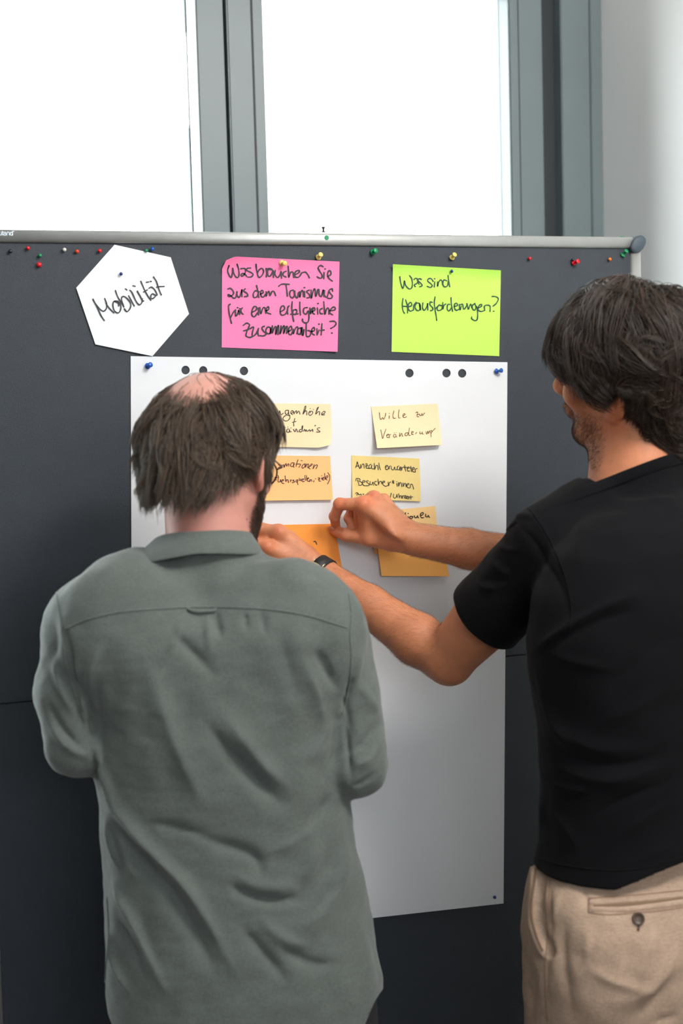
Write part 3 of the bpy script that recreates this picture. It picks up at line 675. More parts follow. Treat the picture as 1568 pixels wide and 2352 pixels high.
# ------------------------------------------------------------------ heads
class Frame:
    def __init__(s, O, az, pitch=0, roll=0):
        Y0 = np.array([sin(az), cos(az), 0.]); X = np.array([cos(az), -sin(az), 0.]); Z0 = np.array([0, 0, 1.])
        Y = cos(pitch)*Y0+sin(pitch)*Z0; Z = cos(pitch)*Z0-sin(pitch)*Y0
        Z2 = cos(roll)*Z-sin(roll)*X; X2 = cos(roll)*X+sin(roll)*Z
        s.O = np.array(O, float); s.M = np.stack([X2, Y, Z2], 1)
    def w(s, p): return s.O+s.M@np.array(p, float)
    def l(s, P): return (P-s.O)@s.M
SK_C, SK_R = np.array([0, -.012, .03]), np.array([.077, .098, .09])
def add_head(F, H, neck_end, neck_r=.058, ears=True, jaw=1.0):
    def e(c, r, k=.02, op='u', M=None): F.ell(H.w(c), r, H.M if M is None else H.M@M, k, op)
    e(SK_C, SK_R, .01)
    e((0, .03, -.028), (.064, .064, .080), .03)
    for s in (-1, 1):
        F.cone(H.w((s*.056, .0, -.052)), H.w((s*.024*jaw, .064, -.100)), .017, .016, .03)
        e((s*.043, .066, -.028), (.021, .018, .018), .02)
        e((s*.02, .083, .017), (.024, .012, .009), .014)
        e((s*.030, .099, .002), (.015, .012, .010), .012, 's')
        e((s*.030, .079, .001), (.0150, .0135, .0125), .004)
        e((s*.031, .0915, -.0045), (.0125, .004, .0022), .003)
        e((s*.0105, .101, -.040), (.0078, .010, .0072), .006)
    e((0, .074, -.104), (.022, .017, .015), .02)
    F.cone(H.w((0, .092, .010)), H.w((0, .113, -.034)), .0075, .0105, .014)
    e((0, .111, -.037), (.0105, .010, .009), .006)
    e((0, .088, -.066), (.026, .012, .016), .014)
    e((0, .0985, -.0625), (.021, .0055, .0042), .004)
    e((0, .0965, -.0715), (.018, .0065, .0052), .004)
    e((0, .1045, -.067), (.022, .004, .0012), .002, 's')
    if ears:
        for s in (-1, 1):
            rm = np.array(Matrix.Rotation(s*radians(24), 3, 'Z')@Matrix.Rotation(radians(-10), 3, 'X'))
            e((s*.0835, -.014, -.012), (.0080, .0195, .033), .006, 'u', rm)
            e((s*.0905, -.010, -.008), (.0065, .0120, .021), .005, 's', rm)
            e((s*.0815, -.004, -.016), (.005, .004, .007), .004, 'u', rm)
            e((s*.081, -.006, -.041), (.0058, .010, .010), .006, 'u', rm)
    F.cone(H.w((0, -.022, -.045)), neck_end, neck_r, neck_r*1.04, .025)
    F.cone(H.w((0, .022, -.085)), np.array(neck_end)+H.M@np.array([0, .03, 0]), .036, .046, .03)
def eyes(H, parent, iris):
    for s in (-1, 1):
        bm = bmesh.new()
        bmesh.ops.create_uvsphere(bm, u_segments=20, v_segments=14, radius=.0118, matrix=Matrix.Translation(H.w((s*.030, .0815, .001))))
        o = bm_obj('eye', bm, M_eye, parent, True)
        bm = bmesh.new()
        c = H.w((s*.030, .0815, .001)); q = Matrix([list(r) for r in H.M]).to_4x4()
        lathe(bm, [(0, .0121), (.0028, .0121), (.0055, .0108), (.0056, .0104)], Matrix.Translation(c)@q@Matrix.Rotation(-pi/2, 4, 'X'), 16)
        bm_obj('iris', bm, iris, o, True).matrix_parent_inverse = Matrix.Identity(4) if False else Matrix.Translation(-parent.location)
def skull_r(u):
    """distance from skull centre to its surface along unit directions u (head frame)"""
    q = np.sqrt((u[..., 0]/SK_R[0])**2+(u[..., 1]/SK_R[1])**2); z = np.abs(u[..., 2])
    return np.where(u[..., 2] < 0, (q**4+(z/.20)**4)**-.25, (q**2+(z/SK_R[2])**2)**-.5)
def hair_curves(name, pts, rad, matl, parent):
    """pts: (N, K, 3) world; rad: (K,) or (N,K)"""
    N, K, _ = pts.shape
    hc = bpy.data.hair_curves.new(name); hc.add_curves([K]*N)
    hc.position_data.foreach_set('vector', np.ascontiguousarray(pts, np.float32).ravel())
    ra = hc.attributes.get('radius') or hc.attributes.new('radius', 'FLOAT', 'POINT')
    ra.data.foreach_set('value', np.broadcast_to(rad, (N, K)).astype(np.float32).ravel())
    hc.materials.append(matl)
    o = bpy.data.objects.new(name, hc); link(o, parent)
    if parent is not None: o.matrix_parent_inverse = Matrix.Translation(-parent.location)
    return o
def hair_mat(name, dark, light, rough=.42):
    m, N, L, P = new_mat(name)
    h = N.new('ShaderNodeHairInfo'); r = N.new('ShaderNodeMix'); r.data_type = 'RGBA'
    r.inputs[6].default_value = (*dark, 1); r.inputs[7].default_value = (*light, 1)
    L.new(h.outputs['Random'], r.inputs[0]); L.new(r.outputs[2], P.inputs['Base Color'])
    P.inputs['Roughness'].default_value = rough; P.inputs['Specular IOR Level'].default_value = .45
    return m
def unit(v): return v/np.maximum(np.linalg.norm(v, axis=-1, keepdims=True), 1e-9)
def lownoise(P, freq, seed, dims=3):
    r = np.random.default_rng(seed); o = np.zeros(P.shape[:-1]+(dims,))
    for _ in range(7):
        k = r.normal(size=3)*freq; ph = r.random(dims)*6.3; a = r.normal(size=dims)
        o += np.sin((P@k)[..., None]+ph)*a
    return o/2.4
def make_hair(H, parent, thick, limit, crown, dens, matl, capmat, n, L0, seed, wave=.012, flare=.0, down=.8, clump=1.0, swirl=0., rad=.00032, K=10, cap_in=.62, side=None, locks=45, lockw=.8):
    """thick(u) outer thickness, limit(u) lowest z the hair reaches (head frame), dens(u) 0..1"""
    rng = np.random.default_rng(seed)
    # dark inner cap
    NA, NB = 128, 80
    th = (np.arange(NB)+.5)/NB*pi; ph = np.arange(NA)/NA*2*pi
    u = np.stack([np.sin(th)[:, None]*np.cos(ph), np.sin(th)[:, None]*np.sin(ph), np.cos(th)[:, None]+0*ph], -1)
    sr = skull_r(u); T = thick(u); dn = dens(u); P0 = SK_C+u*(sr+T*cap_in)[..., None]
    lim = limit(u); k = np.clip((P0[..., 2]-lim+.0)/.012, 0, 1)*np.clip(dn*2.2-.6, 0, 1)
    ang = np.arctan2(u[..., 0], u[..., 1])
    groove = lownoise(u*np.array([1, 1, .35]), 14, seed+3, 1)[..., 0]*.0035
    r00 = .86/np.sqrt(((u/SK_R)**2).sum(-1)); rr = r00*(1-k)+(sr+T*cap_in+groove)*k
    V = SK_C+u*rr[..., None]; V = H.O+V.reshape(-1, 3)@H.M.T
    Fq = []
    for j in range(NB-1):
        for i in range(NA): Fq.append((j*NA+i, (j+1)*NA+i, (j+1)*NA+(i+1) % NA, j*NA+(i+1) % NA))
    cap = np_mesh('hair', V, np.array(Fq), capmat, parent)
    # strands
    U = unit(rng.normal(size=(n*4, 3)))
    root = SK_C+U*skull_r(U)[:, None]
    rl = limit(U)+.012+.4*np.abs(limit(U)-(-.02))*(limit(U) < -.02)
    keep = (root[:, 2] > rl) & (rng.random(len(U)) < dens(U))
    U = U[keep][:n]; N_ = len(U)
    g = H.M.T@np.array([0, 0, -1.])
    w = rng.random(N_)**.55                 # layer
    L = L0(U)*(.75+.5*rng.random(N_))
    cl = lownoise(U, 9*clump, seed+11); cl2 = lownoise(U, 26*clump, seed+12)
    pts = np.zeros((N_, K, 3)); cur = U.copy(); T = thick(U)
    base = skull_r(U)
    c = unit(np.array(crown, float))
    jit = rng.normal(size=(N_, 3))
    for s in range(K):
        f = s/(K-1)
        T = thick(cur); sr = skull_r(cur)
        lay = T*w*np.clip(f*3.2, 0, 1)**.8+flare*(w > .6)*np.clip(f-.55, 0, 1)**1.5*(1+cl2[:, 0])
        r_ = sr+.0008+lay
        pts[:, s] = SK_C+cur*r_[:, None]+(cl*wave*f+cl2*wave*.6*np.sin(f*5+cl[:, :1]*2)*f+jit*.0022*f)
        flow = unit(cur-c*((cur@c)[:, None]))*(1-down)+0
        flow = flow+down*g+.28*cl+.22*cl2*np.sin(4*f+2*cl[:, :1])
        if side is not None: flow = flow+side(cur)
        if swirl: flow = flow+swirl*np.cross(c, cur)
        flow = flow-cur*((flow*cur).sum(-1)[:, None]); flow = unit(flow)
        cur = unit(cur+flow*(L/(K-1)/r_)[:, None])
    # gather strands into locks
    M_ = max(60, int(N_/locks)); gi = rng.choice(N_, M_, replace=False); nearest = np.empty(N_, int)
    for i in range(0, N_, 2000): nearest[i:i+2000] = gi[((U[i:i+2000, None]-U[gi][None])**2).sum(-1).argmin(1)]
    fr_ = np.linspace(0, 1, K)[None, :, None]; k_ = lockw*np.clip(fr_*1.3, 0, 1)**1.2
    gp = pts[nearest]; tip = (1-.35*fr_)
    pts = pts*(1-k_)+(gp+(pts-gp)*.12*tip)*k_
    # cut each strand where it passes the lower limit
    lim = limit(unit(pts-SK_C))+(.010*np.clip(cl2[:, None, 0], -.8, 1.5)+.006*rng.normal(size=(N_, 1)))
    bad = pts[..., 2] < lim
    first = np.where(bad.any(1), bad.argmax(1), K-1).astype(float); first = np.clip(first, 2, K-1)
    tt = np.linspace(0, 1, K)[None]*first[:, None]; i0 = np.floor(tt).astype(int); i1 = np.minimum(i0+1, K-1); fr = (tt-i0)[..., None]
    ar = np.arange(N_)[:, None]; pts = pts[ar, i0]*(1-fr)+pts[ar, i1]*fr
    Wp = H.O+pts@H.M.T
    taper = rad*np.array([1]*(K-3)+[.85, .6, .2])
    hair_curves('hair_strands', Wp, taper, matl, cap)
    return cap
def surf_strands(name, V, F, weight, n, length, dirf, matl, parent, seed, rad=.00011, K=4, lift=.5):
    """short hairs growing on a skin mesh; weight per vertex, dirf(P) combing direction"""
    rng = np.random.default_rng(seed); N = vnormals(V, F)
    p = weight/weight.sum(); idx = rng.choice(len(V), n, p=p)
    P = V[idx]+rng.normal(size=(n, 3))*.0012; Nn = N[idx]
    P = P-Nn*(((P-V[idx])*Nn).sum(1))[:, None]
    d = dirf(P)+rng.normal(size=(n, 3))*.35; d = unit(d-Nn*((d*Nn).sum(1))[:, None])
    L = length*(.5+rng.random(n))
    pts = np.stack([P+Nn*((lift*L*(t if t < .6 else .6-.35*(t-.6)))[:, None] if True else 0)+d*(L*t)[:, None] for t in np.linspace(0, 1, K)], 1)
    pts -= Nn[:, None]*.0003
    return hair_curves(name, pts, rad*np.linspace(1, .35, K), matl, parent)

M_skinL = mat('skin_fair', lin(196, 142, 128), .5, var=.05, vscale=60, bump=.25, bscale=900, spec=.4, sss=.12, tint=True)
M_skinR = mat('skin_tanned', lin(205, 133, 96), .46, var=.07, vscale=55, bump=.35, bscale=700, spec=.42, sss=.12, tint=True)
M_eye = mat('eye_white', lin(232, 228, 222), .15, spec=.6)
M_iris1 = mat('iris_blue_grey', lin(90, 110, 120), .2); M_iris2 = mat('iris_brown', lin(80, 54, 34), .2)
M_hairL = hair_mat('hair_brown', lin(40, 31, 25), lin(98, 78, 61)); M_hairLc = mat('hair_brown_under', lin(44, 34, 28), .8, spec=.1)
M_hairR = hair_mat('hair_dark_brown', lin(24, 18, 15), lin(70, 52, 41)); M_hairRc = mat('hair_dark_under', lin(30, 23, 19), .8, spec=.1)
M_armhair = hair_mat('body_hair', lin(96, 60, 38), lin(150, 100, 64), .5)
M_beard = hair_mat('beard_hair', lin(46, 32, 22), lin(84, 60, 42), .5)
M_shirt = mat('grey_green_cotton', lin(95, 101, 97), .92, var=.07, vscale=260, bump=.5, sheen=.22, spec=.15, weave=.12, wscale=1100)
M_tee = mat('black_jersey', lin(13, 13, 16), .93, var=.06, vscale=120, bump=.3, sheen=.03, spec=.12, weave=.06, wscale=1500)
M_linen = mat('beige_linen', lin(174, 149, 130), .92, var=.06, vscale=45, bump=.6, spec=.12, weave=.16, wscale=900)
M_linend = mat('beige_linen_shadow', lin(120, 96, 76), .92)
M_stitch = mat('brown_thread', lin(140, 108, 88), .9)
M_black = mat('black_cotton', lin(24, 24, 26), .9, bump=.3, weave=.08)
M_shoe = mat('dark_leather', lin(44, 38, 34), .45); M_sole = mat('rubber_sole', lin(200, 196, 188), .7)
M_strap = mat('black_leather', lin(30, 30, 32), .55, bump=.3, bscale=600); M_gold = mat('pale_gold', lin(230, 216, 176), .3, metal=.8)
M_tort = mat('brown_glasses_frame', lin(70, 26, 18), .25)
M_btn = mat('horn_button', lin(72, 54, 40), .4)

# ------------------------------------------------------------------ people: shared
class BF:
    """upright body frame: origin, azimuth of the facing direction"""
    def __init__(s, O, az):
        s.O = np.array(O, float); s.az = az
        s.X = np.array([cos(az), -sin(az), 0]); s.Y = np.array([sin(az), cos(az), 0])
    def at(s, px, py, yl=0.):
        d = Rv*(px-784)/FPX-Uv*(py-1176)/FPX+Fv; o = np.array([s.O[0], s.O[1], 0])+s.Y*yl
        t = ((o-CAMP)@s.Y)/(d@s.Y); return CAMP+d*t
    def loc(s, P):
        q = np.array(P, float)-np.array([s.O[0], s.O[1], 0]); return np.array([q@s.X, q@s.Y, q[2]])
def interp_px(rows, row): 
    r = sorted(rows); return [np.interp(row, [q[0] for q in r], [q[i] for q in r]) for i in range(1, len(r[0]))]
from mathutils.bvhtree import BVHTree
def bvh_of(V, F): return BVHTree.FromPolygons([tuple(v) for v in V], [tuple(map(int, f)) for f in F])
def on_surface(bvh, px, py, off=.0006):
    d = Vector(Rv*(px-784)/FPX-Uv*(py-1176)/FPX+Fv).normalized()
    h = bvh.ray_cast(Vector(CAMP), d)
    if h[0] is None: return None
    n = h[1] if h[1].dot(d) < 0 else -h[1]
    return h[0]+n*off
def seam(name, pl, bvh, rad, matl, parent, sub=8, off=.0006, bm=None, dash=None):
    pts = [on_surface(bvh, *p, off) for p in cr(pl, sub)]; pts = [p for p in pts if p is not None]
    own = bm is None
    if own: bm = bmesh.new()
    if dash:
        for a, b in zip(pts[:-1], pts[1:]):
            if (b-a).length < .03: tube(bm, [a, a.lerp(b, .62)], rad, 5)
    else:
        run = [pts[0]]
        for p in pts[1:]:
            if (p-run[-1]).length < .03: run.append(p)
            else:
                if len(run) > 1: tube(bm, run, rad, 6)
                run = [p]
        if len(run) > 1: tube(bm, run, rad, 6)
    if own: return bm_obj(name, bm, matl, parent, True)
def hem_cut(V, F, zh):
    """trim cloth below the height zh(V) and lay its rim on that line"""
    z = zh(V); below = V[:, 2] < z+.0019
    keep = ~below[F].all(1); F = F[keep]
    used = np.zeros(len(V), bool); used[F.ravel()] = True
    V = V.copy(); m = below & used; V[m, 2] = z[m]
    idx = np.cumsum(used)-1; return V[used], idx[F]
def drop(V, F, bad):
    keep = ~bad[F].any(1); F = F[keep]; used = np.zeros(len(V), bool); used[F.ravel()] = True
    idx = np.cumsum(used)-1; return V[used], idx[F]
def plane_cut(V, F, P, n, R):
    """open the cloth where a sleeve or neck ends: plane through P, normal n outwards, within R of P"""
    P = np.array(P); n = unit(np.array(n, float)); s = (V-P)@n; near = np.linalg.norm(V-P-np.outer(s, n), axis=1) < R
    out = (s > -.0017) & near & (s < .25)
    keep = ~out[F].all(1); F = F[keep]; used = np.zeros(len(V), bool); used[F.ravel()] = True
    V = V.copy(); m = out & used; V[m] -= s[m, None]*n
    idx = np.cumsum(used)-1; return V[used], idx[F]
def join_parts(parts):
    Vs, Fs, o = [], [], 0
    for V, F in parts: Vs.append(V); Fs.append(F+o); o += len(V)
    return np.concatenate(Vs), np.concatenate(Fs)
def shoe(name, parent, P, az, matl):
    X = np.array([cos(az), -sin(az), 0]); Y = np.array([sin(az), cos(az), 0]); M = np.stack([X, Y, [0, 0, 1.]], 1)
    F = Field(); P = np.array([P[0], P[1], 0.])
    w = lambda x, y, z: P+M@np.array([x, y, z])
    F.cone(w(0, -.02, .055), w(0, .05, .05), .04, .038, .02); F.cone(w(0, .05, .045), w(0, .16, .036), .040, .030, .03)
    F.ell(w(0, .15, .034), (.045, .05, .028), M, .02); F.cone(w(0, -.005, .06), w(0, -.005, .11), .042, .043, .02)
    V, Fq = F.mesh(.006); V[:, 2] = np.maximum(V[:, 2], .014)
    o = np_mesh(name, V, Fq, matl, parent)
    bm = bmesh.new(); n = 28
    for z in (0, .016):
        pass
    prof = [(.046*cos(t)*(1 if sin(t) < 0 else .98), .055+(.13*sin(t) if sin(t) > 0 else .11*sin(t))) for t in np.linspace(0, 2*pi, n, endpoint=False)]
    r0 = [bm.verts.new(w(x, y, 0)) for x, y in prof]; r1 = [bm.verts.new(w(x, y, .018)) for x, y in prof]
    bm.faces.new(r0[::-1]); bm.faces.new(r1)
    for i in range(n): bm.faces.new([r0[i], r0[(i+1) % n], r1[(i+1) % n], r1[i]])
    s = bm_obj('sole', bm, M_sole, None); s.parent = o; s.matrix_parent_inverse = Matrix.Translation(-parent.location)
def child(o, parent, root):
    o.parent = parent; o.matrix_parent_inverse = Matrix.Translation(-root.location); return o
def fix_sub(root):
    """children of children: undo only the root offset once"""
    for c in root.children:
        for g in c.children: g.matrix_parent_inverse = Matrix.Identity(4)
def hand(F, wrist, mcps, fingers, thumb, rs=1.0):
    """wrist, four knuckles, finger joint lists, thumb joint list (world points)"""
    w = np.array(wrist); mc = [np.array(m) for m in mcps]
    c = (mc[0]+mc[3])/2; ax = unit(c-w); ac = unit(mc[0]-mc[3]); nn = unit(np.cross(ax, ac))
    for i, m in enumerate(mc):
        s = w+ac*(.0105-.007*i)
        F.cone(s, m, .0150*rs, (.0118, .0118, .0112, .0102)[i]*rs, .014)
    F.ell(w*.45+c*.55, (.036*rs, .036*rs, .014*rs), np.stack([ac, ax, nn], 1), .012)
    R0 = (.0104, .0105, .0099, .0087)
    for i, f in enumerate(fingers):
        pts = [mc[i]]+[np.array(p) for p in f]; r = R0[i]*rs
        F.cone(pts[0], pts[1], r*1.08, r*.97, .006)
        F.cone(pts[1], pts[2], r*.97, r*.86, .002)
        F.cone(pts[2], pts[3], r*.86, r*.74, .002)
        F.ell(pts[1], (r*1.06,)*3, None, .003); F.ell(pts[2], (r*.92,)*3, None, .003)
        F.ell(mc[i]+(mc[i]-np.array(pts[1]))*.0, (r*1.12,)*3, None, .004)
    t = [np.array(p) for p in thumb]
    F.cone(t[0], t[1], .0175*rs, .0135*rs, .016); F.cone(t[1], t[2], .0128*rs, .0112*rs, .004); F.cone(t[2], t[3], .0112*rs, .0088*rs, .002)
    F.ell(t[2], (.0120*rs,)*3, None, .003)
    F.cone(t[1], mc[0], .009*rs, .009*rs, .012)
def nail(P, d, n, r, matl, root, body):
    """finger nail plate: centre, finger direction, outward normal"""
    d = unit(np.array(d)); n = unit(np.array(n)-d*(np.array(n)@d)); s = np.cross(d, n); bm = bmesh.new(); rows = []
    for i in range(7):
        v = -1+2*i/6; w = sqrt(max(0, 1-(max(0, abs(v)-.45)/.55)**2))*.8+.2
        rows.append([bm.verts.new(Vector(np.array(P)+d*v*r*.72+s*u*w*r*.62+n*(.0004-.0022*(u*w)**2))) for u in (-1, -.5, 0, .5, 1)])
    for a, b in zip(rows[:-1], rows[1:]):
        for i in range(4): bm.faces.new([a[i], a[i+1], b[i+1], b[i]])
    o = bm_obj('nail', bm, matl, root, True); return o
M_nail = mat('finger_nail', lin(192, 124, 98), .3, spec=.5)

# ------------------------------------------------------------------ man in the grey shirt
O1 = at(486, 1300, -.36); az1 = math.atan2(O1[0], O1[1]+CAM_D); B1 = BF(O1, az1)
man1 = empty('person', (O1[0], O1[1], 0))
tag(man1, 'bearded balding man in a grey-green shirt, seen from behind, left of the pair', 'person', 'men at the pinboard')
H1 = Frame(B1.at(486, 1052, .045), az1+radians(26), radians(-14))
rows1 = [(1345, 330, 630, .055), (1382, 235, 725, .082), (1440, 185, 788, .105), (1550, 178, 797, .115), (1650, 196, 797, .117), (1750, 213, 799, .114), (1850, 229, 805, .110), (1950, 236, 817, .109), (2050, 240, 836, .112), (2150, 243, 857, .117), (2250, 243, 874, .120), (2352, 248, 878, .120), (2440, 255, 870, .118)]
def lev1(inset=0.):
    out = []
    for row, l, r, ry in rows1:
        a, b = B1.loc(B1.at(l, row)), B1.loc(B1.at(r, row))
        out.append(((a[2]+b[2])/2, (a[0]+b[0])/2, 0.0, (b[0]-a[0])/2-inset, ry-inset))
    return out
aL = [B1.at(207, 1436, .0), B1.at(167, 1590, -.02), B1.at(180, 1708, -.03)]; rL = [.060, .051, .0455]
aR = [B1.at(742, 1458, .0), B1.at(792, 1590, -.02), B1.at(813, 1754, -.03)]; rR = [.060, .050, .048]
wL, wR = B1.at(352, 1590, .17), B1.at(600, 1600, .17)
S = Field()
S.loft(O1, az1, lev1(), .03, 2.35)
for s_, a, r in ((-1, aL, rL), (1, aR, rR)):
    nb = B1.at(400 if s_ < 0 else 575, 1300 if s_ < 0 else 1316, .0); mid = B1.at(302 if s_ < 0 else 664, 1352 if s_ < 0 else 1394, -.005)
    S.chain([nb, mid, a[0]], [.030, .046, .058], .03)
    S.ell(B1.at(300 if s_ < 0 else 668, 1450, -.055), (.10, .055, .10), np.stack([B1.X, B1.Y, [0, 0, 1]], 1), .05)
    S.cone(a[0], a[1], r[0], r[1], .022); S.cone(a[1], a[2], r[1], r[2], .010)
S.cone(aL[2], wL, .0455, .034, .010); S.cone(aR[2], wR, .047, .034, .010)
S.cone(B1.at(482, 1320, -.005), B1.at(478, 1236, .0), .064, .062, .03)
V, F = S.mesh(.0042)
V = smooth_mesh(V, F, 2)
FL1 = [
 ([(395, 1454), (440, 1495), (500, 1560)], 15, -.0045), ([(455, 1640), (540, 1745), (600, 1805), (660, 1860)], 22, -.0085), ([(323, 1487), (365, 1600), (400, 1700), (440, 1790), (490, 1880)], 34, .006),
 ([(500, 1620), (590, 1740), (680, 1830)], 26, .005), ([(724, 1493), (750, 1535), (776, 1592)], 11, -.0065), ([(690, 1500), (730, 1600), (740, 1690)], 22, .005), ([(762, 1820), (730, 1870), (707, 1920)], 14, -.006), ([(740, 1900), (715, 1990), (690, 2040)], 18, .004),
 ([(493, 1398), (498, 1430), (508, 1470)], 8, -.004), ([(475, 1400), (478, 1450), (482, 1500)], 9, .003), ([(560, 1402), (566, 1450)], 8, -.003), ([(600, 1404), (610, 1460)], 9, -.0025), ([(420, 1402), (405, 1460), (385, 1500)], 9, .0025),
 ([(197, 1660), (218, 1720), (249, 1800), (262, 1850)], 9, .006), ([(170, 1500), (185, 1580), (205, 1690)], 7, .005), ([(222, 1560), (228, 1640), (245, 1720)], 12, -.003), ([(240, 1470), (210, 1530), (200, 1600)], 9, .003),
 ([(236, 1800), (262, 1850), (318, 1920), (370, 1975), (425, 2035), (485, 2130), (556, 2265)], 15, .0085), ([(252, 1870), (300, 1950), (345, 2000), (400, 2060), (455, 2160), (510, 2270)], 20, -.0075),
 ([(241, 1870), (255, 1935), (278, 2010)], 8, .0045), ([(262, 1900), (290, 1970), (320, 2030)], 8, .004), ([(250, 2010), (275, 2060), (305, 2115), (345, 2205), (390, 2290)], 9, .006), ([(262, 2090), (300, 2170), (340, 2270)], 9, -.004), ([(249, 2125), (266, 2215), (305, 2300)], 8, .005),
 ([(334, 1887), (410, 1903), (488, 1925)], 15, -.004), ([(440, 1920), (520, 1945), (585, 1970), (600, 2020)], 16, -.0055), ([(525, 2032), (560, 2052), (620, 2068), (712, 2064)], 11, -.0075), ([(520, 2000), (600, 2035), (700, 2035)], 16, .003),
 ([(548, 2125), (605, 2190), (665, 2265)], 16, -.0055), ([(630, 2168), (680, 2198), (724, 2216), (790, 2211)], 15, -.0045), ([(770, 2015), (745, 2065), (715, 2110)], 15, -.004), ([(800, 1900), (785, 2000), (740, 2090), (680, 2150)], 26, .004), ([(590, 2100), (640, 2150), (720, 2180)], 16, .0035),
 ([(120, 1500), (140, 1580), (175, 1650)], 10, .004), ([(105, 1600), (140, 1670), (195, 1730)], 9, -.004), ([(110, 1640), (150, 1710), (215, 1745)], 9, .004), ([(105, 1400), (125, 1470), (118, 1540)], 12, -.003), ([(150, 1440), (160, 1500), (185, 1580), (215, 1660)], 8, -.005),
 ([(880, 1650), (840, 1700), (805, 1730)], 11, -.0035), ([(885, 1690), (850, 1740), (812, 1765)], 10, .0035), ([(815, 1560), (850, 1610), (870, 1640)], 12, .003), ([(790, 1590), (800, 1650), (812, 1720)], 9, -.003), ([(830, 1480), (815, 1540), (800, 1600)], 9, .0035), ([(870, 1770), (835, 1800), (808, 1806)], 8, -.003),
 ([(808, 1550), (800, 1590), (787, 1640)], 6, -.0065), ([(790, 1640), (800, 1720), (806, 1800)], 6, -.005), ([(200, 1600), (208, 1660), (215, 1720), (222, 1780)], 6, -.005), ([(770, 1650), (740, 1700), (715, 1760)], 14, .0035), ([(785, 1700), (750, 1760), (735, 1800)], 10, -.003), ([(640, 1440), (665, 1540), (690, 1640)], 26, -.0025), ([(600, 1960), (680, 1930), (745, 1880)], 16, .003)]
V = folds(V, F, FL1, 1.45)
V += vnormals(V, F)*(wob(V, .0013, 38, 4)+wob(V*np.array([1.6, 1, .7]), .0011, 70, 5)+wob(V, .0004, 150, 6))[:, None]
# open neck, wrists, curved hem
nkP = B1.at(480, 1243, .0); V, F = plane_cut(V, F, nkP, (B1.Y*.12+np.array([0, 0, 1])), .075)
for a, w_ in ((aL[2], wL), (aR[2], wR)):
    dv = unit(w_-a); V, F = plane_cut(V, F, w_-dv*.006, dv, .06)
zlow = B1.at(500, 2395)[2]; zsl = B1.at(240, 2285)[2]; zsr = B1.at(880, 2235)[2]
def zh1(V):
    q = V-np.array([O1[0], O1[1], 0]); x = q@B1.X; t = np.clip((np.abs(x-.02)-.125)/.075, 0, 1); side = np.where(x > 0, zsr, zsl)
    return zlow+(side-zlow)*(t*t*(3-2*t))**1.2-.01
V, F = hem_cut(V, F, zh1)
shirt = np_mesh('shirt', V, F, M_shirt, man1)
md = shirt.modifiers.new('cloth', 'SOLIDIFY'); md.thickness = .0016; md.offset = -1
bv = bvh_of(V, F)
seam('yoke_seam', [(150, 1446), (200, 1424), (270, 1407), (380, 1398), (480, 1395), (600, 1399), (700, 1413), (796, 1442)], bv, .0011, M_shirt, man1, 10)
seam('sleeve_seam', [(128, 1352), (136, 1400), (143, 1450), (150, 1510), (168, 1580), (196, 1660)], bv, .0010, M_shirt, man1, 10)
seam('sleeve_seam', [(800, 1362), (806, 1410), (803, 1460), (806, 1520), (797, 1600), (785, 1640)], bv, .0010, M_shirt, man1, 10)
seam('side_seam', [(246, 2060), (250, 2140), (244, 2220), (240, 2290)], bv, .0009, M_shirt, man1, 10)
# hanger loop
bm = bmesh.new(); pts = [on_surface(bv, x, y, o_) for x, y, o_ in ((431, 1398, .001), (436, 1404, .003), (455, 1409, .005), (475, 1408, .005), (492, 1402, .003), (495, 1398, .001))]
tube(bm, cr([tuple(p) for p in pts], 4), .0022, 6); bm_obj('hanger_loop', bm, M_shirt, man1, True)
# collar: folded band round the neck
def ring_pt(px_c, row, half, th, dz=0, dep=1.0, yc=.0):
    c = B1.at(px_c, row, yc); return c+B1.X*half*sin(th)-B1.Y*half*dep*cos(th)+np.array([0, 0, dz])
Vc = []; nth = 72; prof = []
for i in range(nth+1):
    th = radians(-158)+radians(316)*i/nth; f = (1-cos(th))/2
    top = ring_pt(470, 1211, .0655, th, -.034*f**1.3, .98, .004)
    inn = ring_pt(474, 1247, .0640, th, -.030*f, 1.0, .004)
    sd = -min(0, sin(th))
    bot = ring_pt(449-0*sd, 1258, .094+.008*sd, th, -.022*f-.004*abs(sin(th))-.010*sd, .90, .002)
    bot = bot+(np.array([0, 0, -.012])*max(0, f-.7)/.3)
    mid1 = top+(bot-top)*.10+np.array([0, 0, .0035]); mid0 = top+(inn-top)*.12+np.array([0, 0, .0025])
    midb = top*.45+bot*.55+unit(bot-ring_pt(470, 1250, 0, th))*np.array([1, 1, 0])*.0045
    row = [inn, inn*.4+top*.6, mid0, mid1, top*.75+bot*.25+np.array([0, 0, .0015]), midb, bot]
    prof.append(row)
prof = np.array(prof); nr = prof.shape[1]
Vc = prof.reshape(-1, 3)+lownoise(prof.reshape(-1, 3), 60, 9)*.0004
Fc = np.array([(i*nr+j, (i+1)*nr+j, (i+1)*nr+j+1, i*nr+j+1) for i in range(nth) for j in range(nr-1)])
col_ = np_mesh('collar', Vc, Fc, M_shirt, None); child(col_, shirt, man1)
for m_ in (('thick', 'SOLIDIFY'), ('sub', 'SUBSURF')):
    md = col_.modifiers.new(*m_)
    if m_[1] == 'SOLIDIFY': md.thickness = .0022; md.offset = 0
    else: md.levels = md.render_levels = 2
